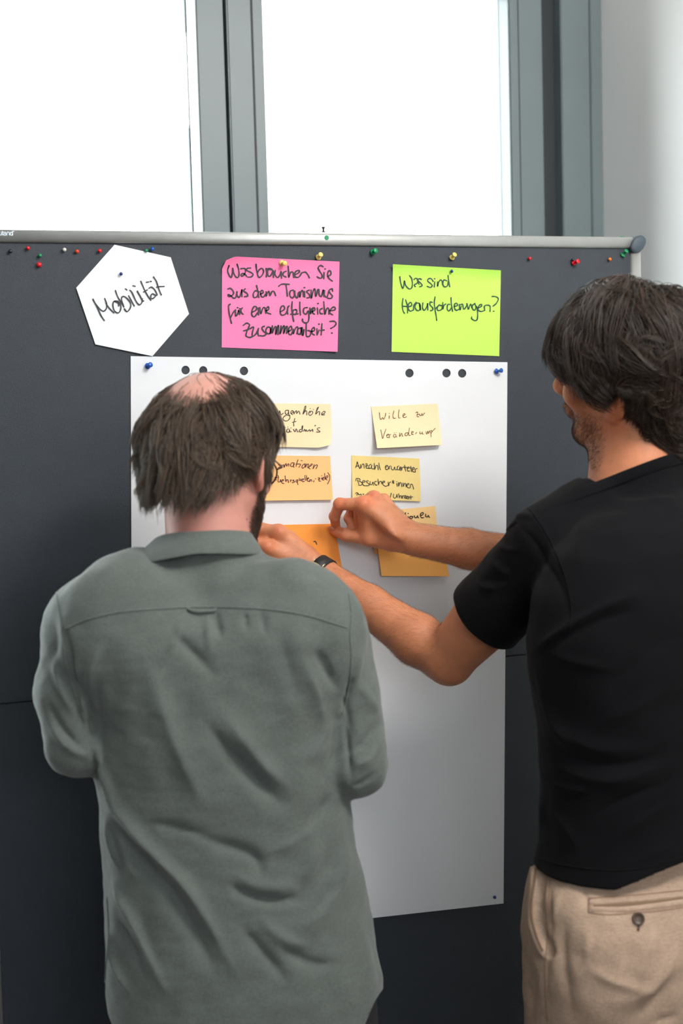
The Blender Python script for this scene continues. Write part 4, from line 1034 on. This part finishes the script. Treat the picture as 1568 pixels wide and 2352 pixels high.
# body
Bd = Field()
add_head(Bd, H1, B1.at(484, 1290, .0), .057)
Vh, Fh = Bd.mesh(.0021, n=12)
Vh, Fh = drop(Vh, Fh, Vh[:, 2] < B1.at(480, 1285)[2])
Bt = Field(); Bt.loft(O1, az1, lev1(.024), .03, 2.35)
for s_, a, r, w_ in ((-1, aL, rL, wL), (1, aR, rR, wR)):
    nb = B1.at(420 if s_ < 0 else 560, 1300, .0); Bt.chain([nb, a[0]], [.03, .044], .03)
    Bt.chain(a+[w_], [.042, .036, .033, .026], .01)
    # hands lightly closed in front of the chest
    ax = unit(w_-a[2]); up = np.array([0, 0, 1.]); ac = unit(np.cross(ax, up))*s_*-1; ac = unit(ac*.5+up*.85); nn = unit(np.cross(ax, ac))*(1 if s_ < 0 else -1)
    mc = [w_+ax*.080+ac*.030, w_+ax*.084+ac*.010, w_+ax*.080-ac*.010, w_+ax*.072-ac*.028]
    pal = unit(np.cross(ac, ax))*(-s_)
    fg = [[m+ax*.03+pal*.026, m+ax*.022+pal*.048, m+ax*.002+pal*.055] for m in mc]
    tb = [w_+ax*.02+ac*.022, w_+ax*.055+ac*.042+pal*.015, w_+ax*.085+ac*.044+pal*.03, w_+ax*.105+ac*.036+pal*.042]
    hand(Bt, w_, mc, fg, tb, .95)
hipz = .93
Bt.cone(B1.at(486, 1310, 0), B1.at(482, 1260, .005), .058, .056, .02)
kn = []
for s_ in (-1, 1):
    hp = np.array([O1[0], O1[1], 0])+B1.X*s_*.08+np.array([0, 0, .82]); k_ = hp*1; k_[2] = .46; k_ = k_+B1.Y*.02; an = k_*1; an[2] = .09; an = an-B1.Y*.03
    Bt.chain([hp, k_, an], [.066, .055, .038], .02); Bt.cone(an-np.array([0, 0, .035]), an+B1.Y*.14-np.array([0, 0, .05]), .034, .026, .02)
    kn.append((hp, k_, an))
Vt, Ft = Bt.mesh(.0062)
Vb, Fb = join_parts([(Vh, Fh), (Vt, Ft)])
def face_tint(V, H, beard, red=1.0):
    q = H.l(V); t = np.ones((len(V), 3))
    def mul(m, c): 
        for k in range(3): t[:, k] *= 1-m*(1-c[k])
    near = np.linalg.norm(q, axis=1) < .2
    g = lambda c, r: np.where(near, np.exp(-(((q-np.array(c))/np.array(r))**2).sum(1)), 0)
    mul(np.clip(g((0, .10, -.062), (.020, .014, .006))+g((0, .10, -.072), (.018, .014, .006)), 0, 1), (.85, .55, .55))
    mul(g((0, .115, -.035), (.018, .02, .018))*.5, (1, .75, .72))
    for s in (-1, 1):
        mul(g((s*.088, -.01, -.02), (.02, .03, .05))*.7, (1.0, .66, .58)); mul(g((s*.045, .08, -.03), (.025, .03, .02))*.3, (1, .8, .78))
        mul(g((s*.03, .10, .018), (.02, .02, .004))*.8, (.35, .3, .28))
    jaw = np.clip((-.045-.25*np.clip(q[:, 1]-.02, -.1, .1)*0-q[:, 2]+.0)/.02, 0, 1)*np.clip((q[:, 1]+.0)/.025, 0, 1)*np.clip((q[:, 2]+.155)/.03, 0, 1)
    mul(np.where(near, jaw, 0)*beard, (.42, .36, .34))
    return t, jaw*near
tn, jaw1 = face_tint(Vb, H1, .85)
nz = np.clip((H1.l(Vb)[:, 2]+.03)/-.06, 0, 1)[:, None]; tn = tn*(1-nz*np.array([0, .10, .10]))
body1 = np_mesh('body', Vb, Fb, M_skinL, man1, tn)
eyes(H1, man1, M_iris1)
# beard
V_, F_ = Vh, Fh; tn_, jw = face_tint(V_, H1, 1)
q = H1.l(V_); wj = jw*(q[:, 2] > -.135)+.001*0
mo = ((np.abs(q[:, 0]) < .028) & (q[:, 1] > .085) & (q[:, 2] < -.048) & (q[:, 2] > -.058)); wj = wj+mo*1.0
side = (np.abs(q[:, 0]) > .045) & (q[:, 1] > .0) & (q[:, 1] < .03) & (q[:, 2] < -.0) & (q[:, 2] > -.06); wj = wj+side*.8
gd = H1.M@np.array([0, .55, -.85])
surf_strands('beard', V_, F_, wj+1e-9, 9000, .014, lambda P: np.tile(gd, (len(P), 1)), M_beard, man1, 21, .00022, 5, .7)
# hair
bald = unit(np.array([.03, -.62, .78]))
def thick1(u):
    a = np.arccos(np.clip(u@bald, -1, 1)); t = np.clip((a-.42)/.95, 0, 1); t = t*t*(3-2*t)
    bk = np.clip(-u[..., 1], 0, 1)
    return .0035+(.0160+.007*bk+.001*np.abs(u[..., 0]))*t*np.clip(1.15-.6*np.clip(u[..., 2]-.1, 0, 1), 0, 1)
LA = np.radians([0, 35, 60, 78, 95, 112, 140, 180])
def limit1(u):
    a = np.arctan2(np.abs(u[..., 0]), u[..., 1]); return np.interp(a, LA, [.075, .062, .04, -.030, -.000, -.024, -.070, -.090])
def dens1(u):
    a = np.arccos(np.clip(u@bald, -1, 1)); d = np.clip((a-.38)/.42, 0, 1)
    f = np.clip((u[..., 1]-.15)/.35, 0, 1)*np.clip((u[..., 2]-.55)/.2, 0, 1)
    return np.clip(d*(1-.8*f), .015, 1)
make_hair(H1, man1, thick1, limit1, (.02, -.45, .89), dens1, M_hairL, M_hairLc, 15000, lambda u: .085+.0*u[:, 0], 31, wave=.0085, flare=.009, down=.60, clump=1.0, rad=.00034, K=11, cap_in=.50)
# glasses: thin brown frame
gl = empty('glasses', man1.location); child(gl, man1, man1); gl.location = (0, 0, 0); gl.matrix_parent_inverse = Matrix.Identity(4)
def sub_obj(o): o.parent = gl; o.matrix_parent_inverse = Matrix.Translation(-man1.location); return o
for s in (-1, 1):
    bm = bmesh.new(); pts = [H1.w((s*(.034+.025*cos(t)*(1.05 if abs(cos(t)) > .5 else 1)), .112-.010*abs(cos(t)*.5+.5)**2*0-.012*(.034+.025*cos(t))**2/.0035, -.004+.0205*sin(t))) for t in np.linspace(0, 2*pi, 41)]
    tube(bm, pts, .0014, 6); sub_obj(bm_obj('rim', bm, M_tort, None, True))
    bm = bmesh.new(); vs = [bm.verts.new(p) for p in pts[:-1]]; bm.faces.new(vs); sub_obj(bm_obj('lens', bm, M_glass, None))
    bm = bmesh.new(); tube(bm, [H1.w(p) for p in ((s*.060, .101, .002), (s*.072, .092, .004), (s*.079, .05, .004), (s*.082, .0, .004), (s*.080, -.02, -.006), (s*.078, -.034, -.022))], .0013, 6)
    sub_obj(bm_obj('temple', bm, M_tort, None, True))
bm = bmesh.new(); tube(bm, [H1.w(p) for p in ((-.009, .112, .0), (0, .117, .004), (.009, .112, .0))], .0013, 6); sub_obj(bm_obj('bridge', bm, M_tort, None, True))
# black trousers
T = Field(); out = []
for row, l, r, ry in rows1[-5:]:
    a, b = B1.loc(B1.at(l, row)), B1.loc(B1.at(r, row)); out.append(((a[2]+b[2])/2, (a[0]+b[0])/2, 0.0, (b[0]-a[0])/2-.010, ry-.010))
zb = .80; out = [o_ for o_ in out if o_[0] < .84]+[(.58, out[-1][1], 0, .150, .085)]
out = sorted(out); zmin = out[0][0]
T.loft(O1, az1, out, .03, 2.3)
for (hp, k_, an), s_ in zip(kn, (-1, 1)):
    h2 = np.array([O1[0], O1[1], 0])+B1.X*(out[0][1]+s_*.078); h2[2] = .68; T.chain([h2, k_+B1.X*out[0][1]*.5, an], [.096, .074, .060], .04)
T.add(lambda P: P[..., 2]-.075-.0, np.array([O1[0], O1[1], 0.0]), .5, .001, 's')
Vq, Fq = T.mesh(.0065); Vq, Fq = drop(Vq, Fq, Vq[:, 2] < .08)
np_mesh('trousers', Vq, Fq, M_black, man1)
for hp, k_, an in kn: shoe('shoe', man1, an, az1, M_shoe)


# ------------------------------------------------------------------ man in the black t-shirt
O2 = at(1490, 1300, -.46); az2 = radians(-4); B2 = BF(O2, az2)
man2 = empty('person', (O2[0], O2[1], 0))
tag(man2, 'dark-haired man in black t-shirt and beige linen trousers, arms raised to the notes', 'person', 'men at the pinboard')
H2 = Frame(at(1441, 848, -.44), radians(30.5-68), radians(6), radians(20))
def sil(row, pxl, rx, ry):
    """centre of an elliptic section whose left outline the photograph shows at pixel pxl"""
    c0 = at(pxl, row, -.46); v = unit((c0-CAMP)*np.array([1, 1, 0])); p = np.array([v[1], -v[0], 0])
    w = sqrt((rx*abs(p@B2.X))**2+(ry*abs(p@B2.Y))**2)*1.01
    c = c0+p*w; L = B2.loc(c); return L
def lev2(rows, inset=0.):
    out = []
    for row, l, rx, ry in rows:
        L = sil(row, l, rx, ry); out.append((L[2], L[0], L[1], rx-inset, ry-inset))
    return out
rows2 = [(1138, 1392, .082, .050), (1165, 1352, .112, .064), (1200, 1312, .145, .085), (1260, 1262, .172, .105), (1350, 1222, .188, .116), (1450, 1210, .190, .122), (1520, 1215, .186, .122), (1600, 1229, .178, .120), (1700, 1240, .172, .118), (1800, 1246, .170, .117), (1900, 1241, .172, .118), (1990, 1226, .186, .130), (2060, 1220, .192, .136)]
SL, SR = at(1270, 1247, -.45), at(1560, 1235, -.40)
SR = np.array([O2[0]+.175, -.42, SL[2]])
EL, ER = at(1030, 1511, -.27), at(1285, 1297, -.15)
WL, WR = at(739, 1322, -.095), at(945, 1238, -.10)
UL = unit(EL-SL); UR = unit(ER-SR)
cutL = at(1128, 1425, -.345)
cutL = SL+UL*((cutL-SL)@UL)
cutR = SR+UR*.155
S = Field(); S.loft(O2, az2, lev2(rows2), .03, 2.25)
for s_, sh, el, cu in ((-1, SL, EL, cutL), (1, SR, ER, cutR)):
    nb = at(1425, 1128, -.46) if s_ < 0 else at(1520, 1128, -.46)
    if s_ > 0: nb = np.array([O2[0]+.05, -.46, nb[2]])
    md_ = (nb+sh)/2+np.array([0, 0, -.002])
    S.chain([nb, md_, sh], [.046, .053, .060], .03)
    sb = sh+B2.X*(-s_)*.085+np.array([0, -.045, -.09]); S.ell(sb, (.09, .055, .10), None, .05)
    U_ = unit(el-sh)
    S.cone(sh, cu+U_*.05, .0600, .0645, .022)
nP = at(1462, 1083, -.455); nN = unit(np.array([-.25, .34, 1.]))
S.cone(nP-np.array([0, -.005, .09]), nP+np.array([0, .004, .06]), .086, .0655, .03)
V, F = S.mesh(.0042); V = smooth_mesh(V, F, 2)
FL2 = [
 ([(1190, 1200), (1230, 1250), (1280, 1330), (1310, 1420)], 9, -.004), ([(1215, 1175), (1250, 1225), (1300, 1320)], 10, .003), ([(1090, 1340), (1125, 1352), (1150, 1348)], 7, .004), ([(1125, 1285), (1150, 1310), (1175, 1320)], 7, .004), ([(1140, 1250), (1165, 1262), (1200, 1262)], 7, .0035), ([(1100, 1335), (1130, 1330), (1170, 1335)], 7, -.003), ([(1180, 1195), (1200, 1185), (1235, 1190)], 8, .004),
 ([(1500, 1350), (1420, 1380), (1330, 1425), (1260, 1470), (1215, 1500)], 14, .006), ([(1480, 1395), (1390, 1420), (1300, 1460), (1240, 1500)], 14, -.005), ([(1250, 1500), (1320, 1520), (1420, 1540)], 14, .004),
 ([(1225, 1500), (1255, 1620), (1300, 1700), (1340, 1760)], 12, .005), ([(1235, 1620), (1290, 1680), (1380, 1720), (1500, 1715)], 18, .0055), ([(1250, 1740), (1330, 1780), (1430, 1790), (1568, 1740)], 18, .006), ([(1245, 1700), (1330, 1745), (1450, 1755), (1560, 1700)], 14, -.004),
 ([(1245, 1790), (1300, 1810), (1370, 1815)], 10, .005), ([(1568, 1780), (1470, 1820), (1400, 1850), (1340, 1890)], 14, -.005), ([(1568, 1830), (1480, 1880), (1420, 1930)], 14, .004), ([(1255, 1850), (1300, 1900), (1330, 1960)], 12, .004), ([(1568, 1940), (1500, 1960), (1450, 1990)], 14, .003),
 ([(1238, 1830), (1246, 1870), (1240, 1930)], 7, .004), ([(1350, 1150), (1330, 1250), (1340, 1350)], 22, .003), ([(1568, 1450), (1480, 1500), (1400, 1600)], 26, -.005), ([(1568, 1560), (1470, 1620), (1380, 1660)], 20, .004)]
V = folds(V, F, FL2)
V += vnormals(V, F)*(wob(V, .0012, 30, 14)+wob(V, .0005, 90, 15))[:, None]
V, F = plane_cut(V, F, nP, nN, .092)
l_ = unit(at(1182, 1503, -.40)-at(1075, 1350, -.33)); nL = unit(UL-l_*(UL@l_)*.8)
V, F = plane_cut(V, F, cutL, nL, .085); V, F = plane_cut(V, F, cutR, UR, .085)
zc = at(1400, 1949, -.46-.118)[2]; zl_ = at(1232, 1962, -.46)[2]
def zh2(V):
    q = V-np.array([O2[0], O2[1], 0]); x = q@B2.X
    return zc+(zl_-zc)*np.clip((-x-.02)/.16, 0, 1)**2+.006*np.clip((x-.02)/.16, 0, 1)**2
hemz = zh2(V); V, F = hem_cut(V, F, zh2)
tee = np_mesh('t_shirt', V, F, M_tee, man2)
md = tee.modifiers.new('cloth', 'SOLIDIFY'); md.thickness = .0014; md.offset = -1
bv2 = bvh_of(V, F)
seam('sleeve_seam', [(1215, 1168), (1245, 1210), (1275, 1265), (1300, 1330), (1313, 1400), (1308, 1450)], bv2, .0009, M_tee, man2, 10)
seam('hem_seam', [(1240, 1972), (1300, 1988), (1380, 1998), (1450, 1997), (1520, 1984), (1566, 1968)], bv2, .0007, M_tee, man2, 10)
# ribbed neckband
def field_radius(Fd, c, d, t=.02, far=.11):
    """distance from c along d to the surface of a distance field"""
    for _ in range(60):
        v = Fd.evalb((c+d*t)[None, None, None], c[None], far)[0, 0, 0]; t -= v*.9
        if abs(v) < 1e-5: break
    return t
nn = nN; xa_ = unit(np.cross(np.array([0, 1., 0]), nn)); ya_ = np.cross(nn, xa_)
P_ = []; nth = 150
for i in range(nth):
    th = 2*pi*i/nth; o_ = xa_*cos(th)+ya_*sin(th)
    r0 = field_radius(S, nP, o_); r1 = field_radius(S, nP-nn*.016, o_); rm = field_radius(S, nP-nn*.008, o_); rib = .0005*(i % 2)
    P_.append([nP-nn*.016+o_*(r1+.0008), nP-nn*.0145+o_*(r1*.9+rm*.1+.0026), nP-nn*.008+o_*(rm+.0028+rib), nP-nn*.001+o_*(r0+.0026+rib), nP+nn*.001+o_*(r0+.0008), nP+nn*.0005+o_*(r0-.0012), nP-nn*.006+o_*(r0-.0016)])
P_ = np.array(P_); k = P_.shape[1]
Fr = np.array([(i*k+j, i*k+j+1, ((i+1) % nth)*k+j+1, ((i+1) % nth)*k+j) for i in range(nth) for j in range(k-1)])
nbnd = np_mesh('neckband', P_.reshape(-1, 3), Fr, M_tee, None); child(nbnd, tee, man2)
# body
A = Field(); add_head(A, H2, at(1466, 1130, -.46), .060, jaw=1.0)
for s_, sh, el, wr in ((-1, SL, EL, WL), (1, SR, ER, WR)):
    U_ = unit(el-sh); Lr = np.linalg.norm(el-sh); fd = unit(wr-el); Lf = np.linalg.norm(wr-el)
    A.cone(sh, sh+U_*Lr*.55, .052, .052, .012); A.cone(sh+U_*Lr*.55, el, .052, .0405, .015)
    bm_ = el+fd*Lf*.24; side_ = np.array([0, 0, -.003])
    A.cone(el, bm_+side_, .039, .0405, .012); A.cone(bm_+side_, el+fd*Lf*.62, .0405, .0325, .012); A.cone(el+fd*Lf*.62, wr, .0325, .0275, .012)
A.ell(EL+unit(EL-(SL+WL)/2)*.014, (.022, .022, .022), None, .02)
# watch arm hand: back of the hand to the room, fingers reaching behind the other man
hand(A, WL, [at(640, 1223, -.088), at(613, 1256, -.094), at(592, 1290, -.088), at(582, 1322, -.074)],
     [[at(597, 1214, -.070), at(575, 1224, -.042), at(578, 1238, -.020)], [at(573, 1245, -.074), at(556, 1256, -.046), at(562, 1270, -.022)],
      [at(553, 1280, -.068), at(545, 1297, -.040), at(553, 1306, -.022)], [at(553, 1318, -.054), at(546, 1322, -.036), at(553, 1330, -.024)]],
     [at(700, 1275, -.075), at(662, 1238, -.048), at(640, 1222, -.032), at(622, 1218, -.018)])
# raised hand pinching the corner of the orange note
A.cone(at(858, 1188, -.055), at(880, 1215, -.055), .016, .019, .012)
A.cone(at(848, 1195, -.072), at(884, 1214, -.080), .014, .016, .010)
A.cone(at(834, 1174, -.076), at(836, 1216, -.066), .0085, .0095, .008)
A.cone(at(823, 1178, -.060), at(823, 1210, -.050), .0085, .0085, .006)
A.cone(at(612, 1236, -.076), at(582, 1236, -.056), .0085, .008, .006)
hand(A, WR, [at(834, 1158, -.092), at(858, 1144, -.084), at(880, 1150, -.066), at(898, 1174, -.050)],
     [[at(780, 1158, -.068), at(768, 1186, -.046), at(771, 1210, -.018)], [at(812, 1163, -.044), at(802, 1190, -.030), at(808, 1208, -.044)],
      [at(840, 1172, -.034), at(830, 1195, -.028), at(842, 1212, -.045)], [at(866, 1188, -.028), at(858, 1208, -.030), at(866, 1218, -.045)]],
     [at(900, 1243, -.088), at(848, 1236, -.070), at(797, 1229, -.046), at(768, 1219, -.018)])
Va, Fa = A.mesh(.0019)
# knuckle and tendon relief
cut_head = at(1466, 1140, -.46)[2]
def keepa(V):
    q = V-np.array([O2[0], O2[1], 0]); bad = (q[:, 2] < cut_head) & (np.linalg.norm(V[:, :2]-np.array([nP[0], nP[1]]), axis=1) < .085) & (q[:, 2] > cut_head-.06)
    return bad
Va, Fa = drop(Va, Fa, keepa(Va))
Bt = Field(); Bt.loft(O2, az2, lev2(rows2[3:-2], .034), .03, 2.25); Bt.cone(nP-np.array([0, 0, .09]), nP-np.array([0, 0, .01]), .062, .056, .02)
for sh in (SL, SR): Bt.cone(np.array([nP[0], nP[1]+.01, sh[2]-.01]), sh-np.array([0, 0, .012]), .036, .040, .02)
kn = []
for s_ in (-1, 1):
    cB = sil(2200, 1207, .180, .136); hp = np.array([O2[0], O2[1], .78])+B2.X*(cB[0]+s_*.078)+B2.Y*cB[1]; k_ = hp*1; k_[2] = .46; k_ = k_+B2.Y*.03; an = k_*1; an[2] = .09; an = an-B2.Y*.05
    Bt.chain([hp, k_, an], [.066, .055, .038], .02); Bt.cone(an-np.array([0, 0, .035]), an+B2.Y*.14-np.array([0, 0, .05]), .034, .026, .02); kn.append((hp, k_, an))
Vt, Ft = Bt.mesh(.0062)
Vb, Fb = join_parts([(Va, Fa), (Vt, Ft)])
tn, jaw2 = face_tint(Vb, H2, .55)
# warm knuckles and fingertips
def spot(c, r, col):
    m = np.exp(-(((Vb-np.array(c))/r)**2).sum(1))[:, None]; tn[:] = tn*(1-m*(1-np.array(col)))
for c in ((639, 1218, -.105), (612, 1252, -.108), (833, 1152, -.105), (858, 1138, -.098), (781, 1156, -.078), (768, 1222, -.02), (772, 1208, -.02)): spot(at(*c), .013, (1.04, .80, .76))
body2 = np_mesh('body', Vb, Fb, M_skinR, man2, tn)
eyes(H2, man2, M_iris2)
nl = nail(at(761, 1214, -.0275), at(761, 1214, -.0275)-at(790, 1228, -.044), np.array([-.35, -.8, -.15]), .0066, M_nail, man2, body2)
q = H2.l(Va); _, jw = face_tint(Va, H2, 1)
mo = (np.abs(q[:, 0]) < .028) & (q[:, 1] > .085) & (q[:, 2] < -.048) & (q[:, 2] > -.058)
chin = (np.abs(q[:, 0]) < .04) & (q[:, 1] > .055) & (q[:, 2] < -.085) & (q[:, 2] > -.135)
surf_strands('beard', Va, Fa, (jw*.45*(q[:, 2] > -.125)+mo*.7+chin*.8)+1e-9, 8000, .0045, lambda P: np.tile(H2.M@np.array([0, .5, -.85]), (len(P), 1)), M_beard, man2, 22, .00013, 4, .6)
# arm hair
def arm_w(V):
    w = np.zeros(len(V))
    for el, wr in ((EL, WL), (ER, WR)):
        d = wr-el; t = ((V-el)@d)/(d@d); r = np.linalg.norm(V-el-t[:, None]*d, axis=1)
        w += ((t > .02) & (t < 1.22) & (r < .06))*np.clip((1.3-t)/.4, .15, 1)
    return w
def arm_dir(P):
    out = np.zeros_like(P)
    for el, wr in ((EL, WL), (ER, WR)):
        d = unit(wr-el); r = np.linalg.norm(P-el-((P-el)@d)[:, None]*d, axis=1); m = r < .07; out[m] = d*1.0+np.array([0, 0, -.75])
    return out
surf_strands('arm_hair', Va, Fa, arm_w(Va)+1e-9, 15000, .0105, arm_dir, M_armhair, man2, 23, .00005, 4, .30)
# wristwatch
wt = empty('wristwatch', (0, 0, 0)); wt.parent = man2
fd = unit(WL-EL); wc = WL+fd*.002; zz_ = np.array([0, 0, 1.]); s1 = unit(np.cross(fd, -Fv)); s2 = np.cross(fd, s1)
def rad_at(c, d): return field_radius(A, c, d, .012, .06)
ns = 48; rows_ = []
for i in range(ns):
    th = 2*pi*i/ns; d = s1*cos(th)+s2*sin(th)
    ra, rb = rad_at(wc-fd*.009, d), rad_at(wc+fd*.009, d)
    rows_.append([wc-fd*.0095+d*(ra+.0006), wc-fd*.009+d*(ra+.0024), wc+fd*.009+d*(rb+.0024), wc+fd*.0095+d*(rb+.0006)])
rows_ = np.array(rows_)
Fw = np.array([(i*4+j, i*4+j+1, ((i+1) % ns)*4+j+1, ((i+1) % ns)*4+j) for i in range(ns) for j in range(3)])
o = np_mesh('strap', rows_.reshape(-1, 3), Fw, M_strap, None); o.parent = wt
cd = unit(at(704, 1318, -.135)-wc); cd = unit(cd-fd*(cd@fd)); cr0 = rad_at(wc, cd)
Mw = Matrix.Translation(wc+cd*(cr0+.001))@Vector(cd).to_track_quat('Z', 'Y').to_matrix().to_4x4()
bm = bmesh.new(); lathe(bm, [(0, 0), (.017, 0), (.0195, .002), (.0198, .005), (.0185, .0068), (.0172, .0068), (.0168, .006), (0, .006)], Mw, 40)
for sg in (-1, 1):
    for sd in (-1, 1):
        side_v = unit(np.cross(cd, fd)); p0 = wc+cd*(cr0+.003)+side_v*sg*.016+fd*sd*.0095; tube(bm, [p0, p0+side_v*sg*.0055-cd*.0015, p0+side_v*sg*.0085-cd*.005], [.0013, .0012, .0009], 8)
o = bm_obj('case', bm, M_gold, None, True); o.parent = wt
bm = bmesh.new(); lathe(bm, [(0, .0064), (.0168, .0064), (.0168, .0058), (0, .0058)], Mw, 32); o = bm_obj('dial', bm, mat('dial_white', lin(235, 232, 224), .4), None); o.parent = wt
# hair
def thick2(u):
    f = np.clip(u[..., 1], 0, 1); b = np.clip(-u[..., 1], 0, 1); up = np.clip(u[..., 2], 0, 1); low = np.clip(-u[..., 2], 0, 1)
    return .027+.008*f*(1-.3*up)-.004*up**2+.006*b-.016*np.clip(low-.25, 0, 1)
LA2 = np.radians([0, 30, 52, 68, 80, 92, 104, 120, 150, 180])
def limit2(u):
    a = np.arctan2(np.abs(u[..., 0]), u[..., 1]); return np.interp(a, LA2, [.034, .028, .006, -.018, -.022, .014, -.008, -.078, -.112, -.124])
make_hair(H2, man2, thick2, limit2, (.45, -.35, .85), lambda u: np.ones(u.shape[:-1]), M_hairR, M_hairRc, 21000, lambda u: .135+0*u[:, 0], 32, wave=.0060, flare=.007, down=.55, clump=.8, rad=.00034, K=12, cap_in=.45)
# beige linen trousers
T = Field()
rowsT = [(1870, 1262, .152, .100), (1930, 1250, .158, .104), (1965, 1240, .162, .108), (1985, 1226, .168, .118), (2015, 1212, .174, .126), (2060, 1206, .178, .132), (2120, 1201, .180, .136), (2200, 1207, .180, .136), (2290, 1211, .180, .130), (2352, 1212, .180, .122)]
lv = lev2(rowsT); q_ = lv[-1]; lv.append((q_[0]-.07, q_[1], q_[2]+.004, .170, .092)); T.loft(O2, az2, lv, .03, 2.3)
zl = lv[-2][0]; cl = lv[-2]
legs = []
for (hp, k_, an), s_ in zip(kn, (-1, 1)):
    c = np.array([O2[0], O2[1], 0])+B2.X*(cl[1]+s_*.088)+B2.Y*cl[2]; c[2] = zl+.05
    T.chain([c, k_+B2.X*s_*.012, an+B2.X*s_*.015], [.092, .080, .072], .02)
    T.ell(c+np.array([0, -.045, .09]), (.085, .075, .10), None, .05)
V, F = T.mesh(.0044); V = smooth_mesh(V, F, 2)
FL3 = [([(1262, 2010), (1262, 2080), (1258, 2180), (1252, 2352)], 7, -.003), ([(1288, 2050), (1275, 2085), (1268, 2130)], 9, .003), ([(1330, 2020), (1345, 2060), (1352, 2110)], 10, -.003), ([(1400, 2090), (1385, 2130), (1370, 2190)], 14, .003),
 ([(1345, 2110), (1350, 2160), (1345, 2230)], 22, .004), ([(1300, 2100), (1290, 2180), (1300, 2260), (1320, 2352)], 16, -.005), ([(1450, 2150), (1440, 2200), (1420, 2260)], 18, -.004), ([(1500, 2140), (1480, 2200), (1470, 2270)], 14, .004),
 ([(1550, 2160), (1530, 2230), (1480, 2280), (1400, 2310)], 18, .005), ([(1545, 2240), (1500, 2300), (1440, 2352)], 14, -.005), ([(1340, 2220), (1420, 2260), (1520, 2280)], 14, .004), ([(1560, 2330), (1500, 2350)], 8, -.004), ([(1225, 2190), (1240, 2240), (1248, 2320)], 10, .003), ([(1215, 2240), (1225, 2300), (1222, 2350)], 8, -.003)]
V = folds(V, F, FL3)
# side pocket mouth: the front edge stands off
px_, py_ = project(V); d_, s_, t_ = seg_dist(px_, py_, [(1232, 2000), (1226, 2040), (1222, 2080), (1224, 2130), (1236, 2160), (1248, 2185)])
Nn = vnormals(V, F); fc_ = np.clip(-(Nn*unit(V-CAMP)).sum(1)*3+1.0, 0, 1)*(py_ > 1995)*(py_ < 2200)
V += Nn*(np.exp(-(np.where(s_ > 0, d_, d_*3)/14)**2)*.006-np.exp(-((d_-14)/9)**2)*(s_ < 0)*.007)[:, None]*fc_[:, None]
V += Nn*(wob(V, .0012, 32, 24)+wob(V, .0007, 80, 25))[:, None]
V, F = drop(V, F, V[:, 2] < .085)
tr = np_mesh('trousers', V, F, M_linen, man2); bv3 = bvh_of(V, F)
seam('side_seam', [(1264, 2022), (1262, 2060), (1260, 2120), (1253, 2200), (1252, 2270), (1257, 2345)], bv3, .0007, M_stitch, man2, 12)
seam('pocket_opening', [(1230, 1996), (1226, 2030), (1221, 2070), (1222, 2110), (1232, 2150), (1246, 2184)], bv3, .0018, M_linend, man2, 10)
bm = bmesh.new()
for pl in ([(1352, 2064), (1351, 2096)], [(1352, 2064), (1400, 2060), (1460, 2056), (1520, 2050), (1568, 2045)], [(1351, 2096), (1390, 2101), (1420, 2100), (1450, 2097), (1510, 2092), (1568, 2084)]): seam('s', pl, bv3, .0006, M_stitch, man2, 10, bm=bm)
o = bm_obj('pocket_stitching', bm, M_stitch, None, True); child(o, tr, man2)
# welts of the back pocket
def strip(name, top, bot, off, matl):
    T_, B_ = cr(top, 8), cr(bot, 8); bm = bmesh.new(); n = min(len(T_), len(B_)); prev = None
    for i in range(n):
        r = [on_surface(bv3, *(T_[i]*(1-k)+B_[i]*k), off*(1-abs(2*k-1)**4)+.0003) for k in (0, .12, .5, .88, 1)]
        if None in r: continue
        r = [bm.verts.new(q) for q in r]
        if prev:
            for k in range(4): bm.faces.new([prev[k], r[k], r[k+1], prev[k+1]])
        prev = r
    o = bm_obj(name, bm, matl, None, True); return child(o, tr, man2)
strip('pocket_welt', [(1356, 2068), (1430, 2064), (1500, 2058), (1568, 2050)], [(1356, 2080), (1430, 2074), (1500, 2068), (1568, 2061)], .0015, M_linen)
strip('pocket_welt', [(1358, 2082), (1430, 2082), (1500, 2074), (1568, 2064)], [(1358, 2094), (1430, 2095), (1500, 2089), (1568, 2080)], .0018, M_linen)
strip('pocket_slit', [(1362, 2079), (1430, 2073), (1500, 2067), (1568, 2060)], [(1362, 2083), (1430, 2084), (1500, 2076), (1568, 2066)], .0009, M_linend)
pb = on_surface(bv3, 1465, 2110, .0); pn = unit(CAMP-np.array(pb))*.7+np.array([0, -.3, .1])
Mb = Matrix.Translation(pb)@Vector(pn).to_track_quat('Z', 'Y').to_matrix().to_4x4()
bm = bmesh.new(); lathe(bm, [(0, .0015), (.0083, .0015), (.0088, .0025), (.0086, .0042), (.0072, .0046), (.0060, .0036), (0, .0033)], Mb, 28)
o = bm_obj('button', bm, M_btn, None, True); child(o, tr, man2)
bm = bmesh.new(); seam('s', [(1465, 2110), (1466, 2122), (1465, 2138)], bv3, .0016, M_btn, man2, 4, bm=bm); o = bm_obj('buttonhole', bm, M_btn, None, True); child(o, tr, man2)
for hp, k_, an in kn: shoe('shoe', man2, an, az2, M_shoe)

# ------------------------------------------------------------------ settle parents: every mesh is written in world space
def settle(o, root):
    for c in o.children:
        c.matrix_parent_inverse = Matrix.Translation(-root.location) if o is root else Matrix.Identity(4)
        settle(c, root)
for o in [o for o in COL.objects if o.parent is None and o.type == 'EMPTY']: settle(o, o)
for o in [o for o in COL.objects if o.parent is None and o.type == 'MESH']:
    for c in o.children: c.matrix_parent_inverse = Matrix.Identity(4)
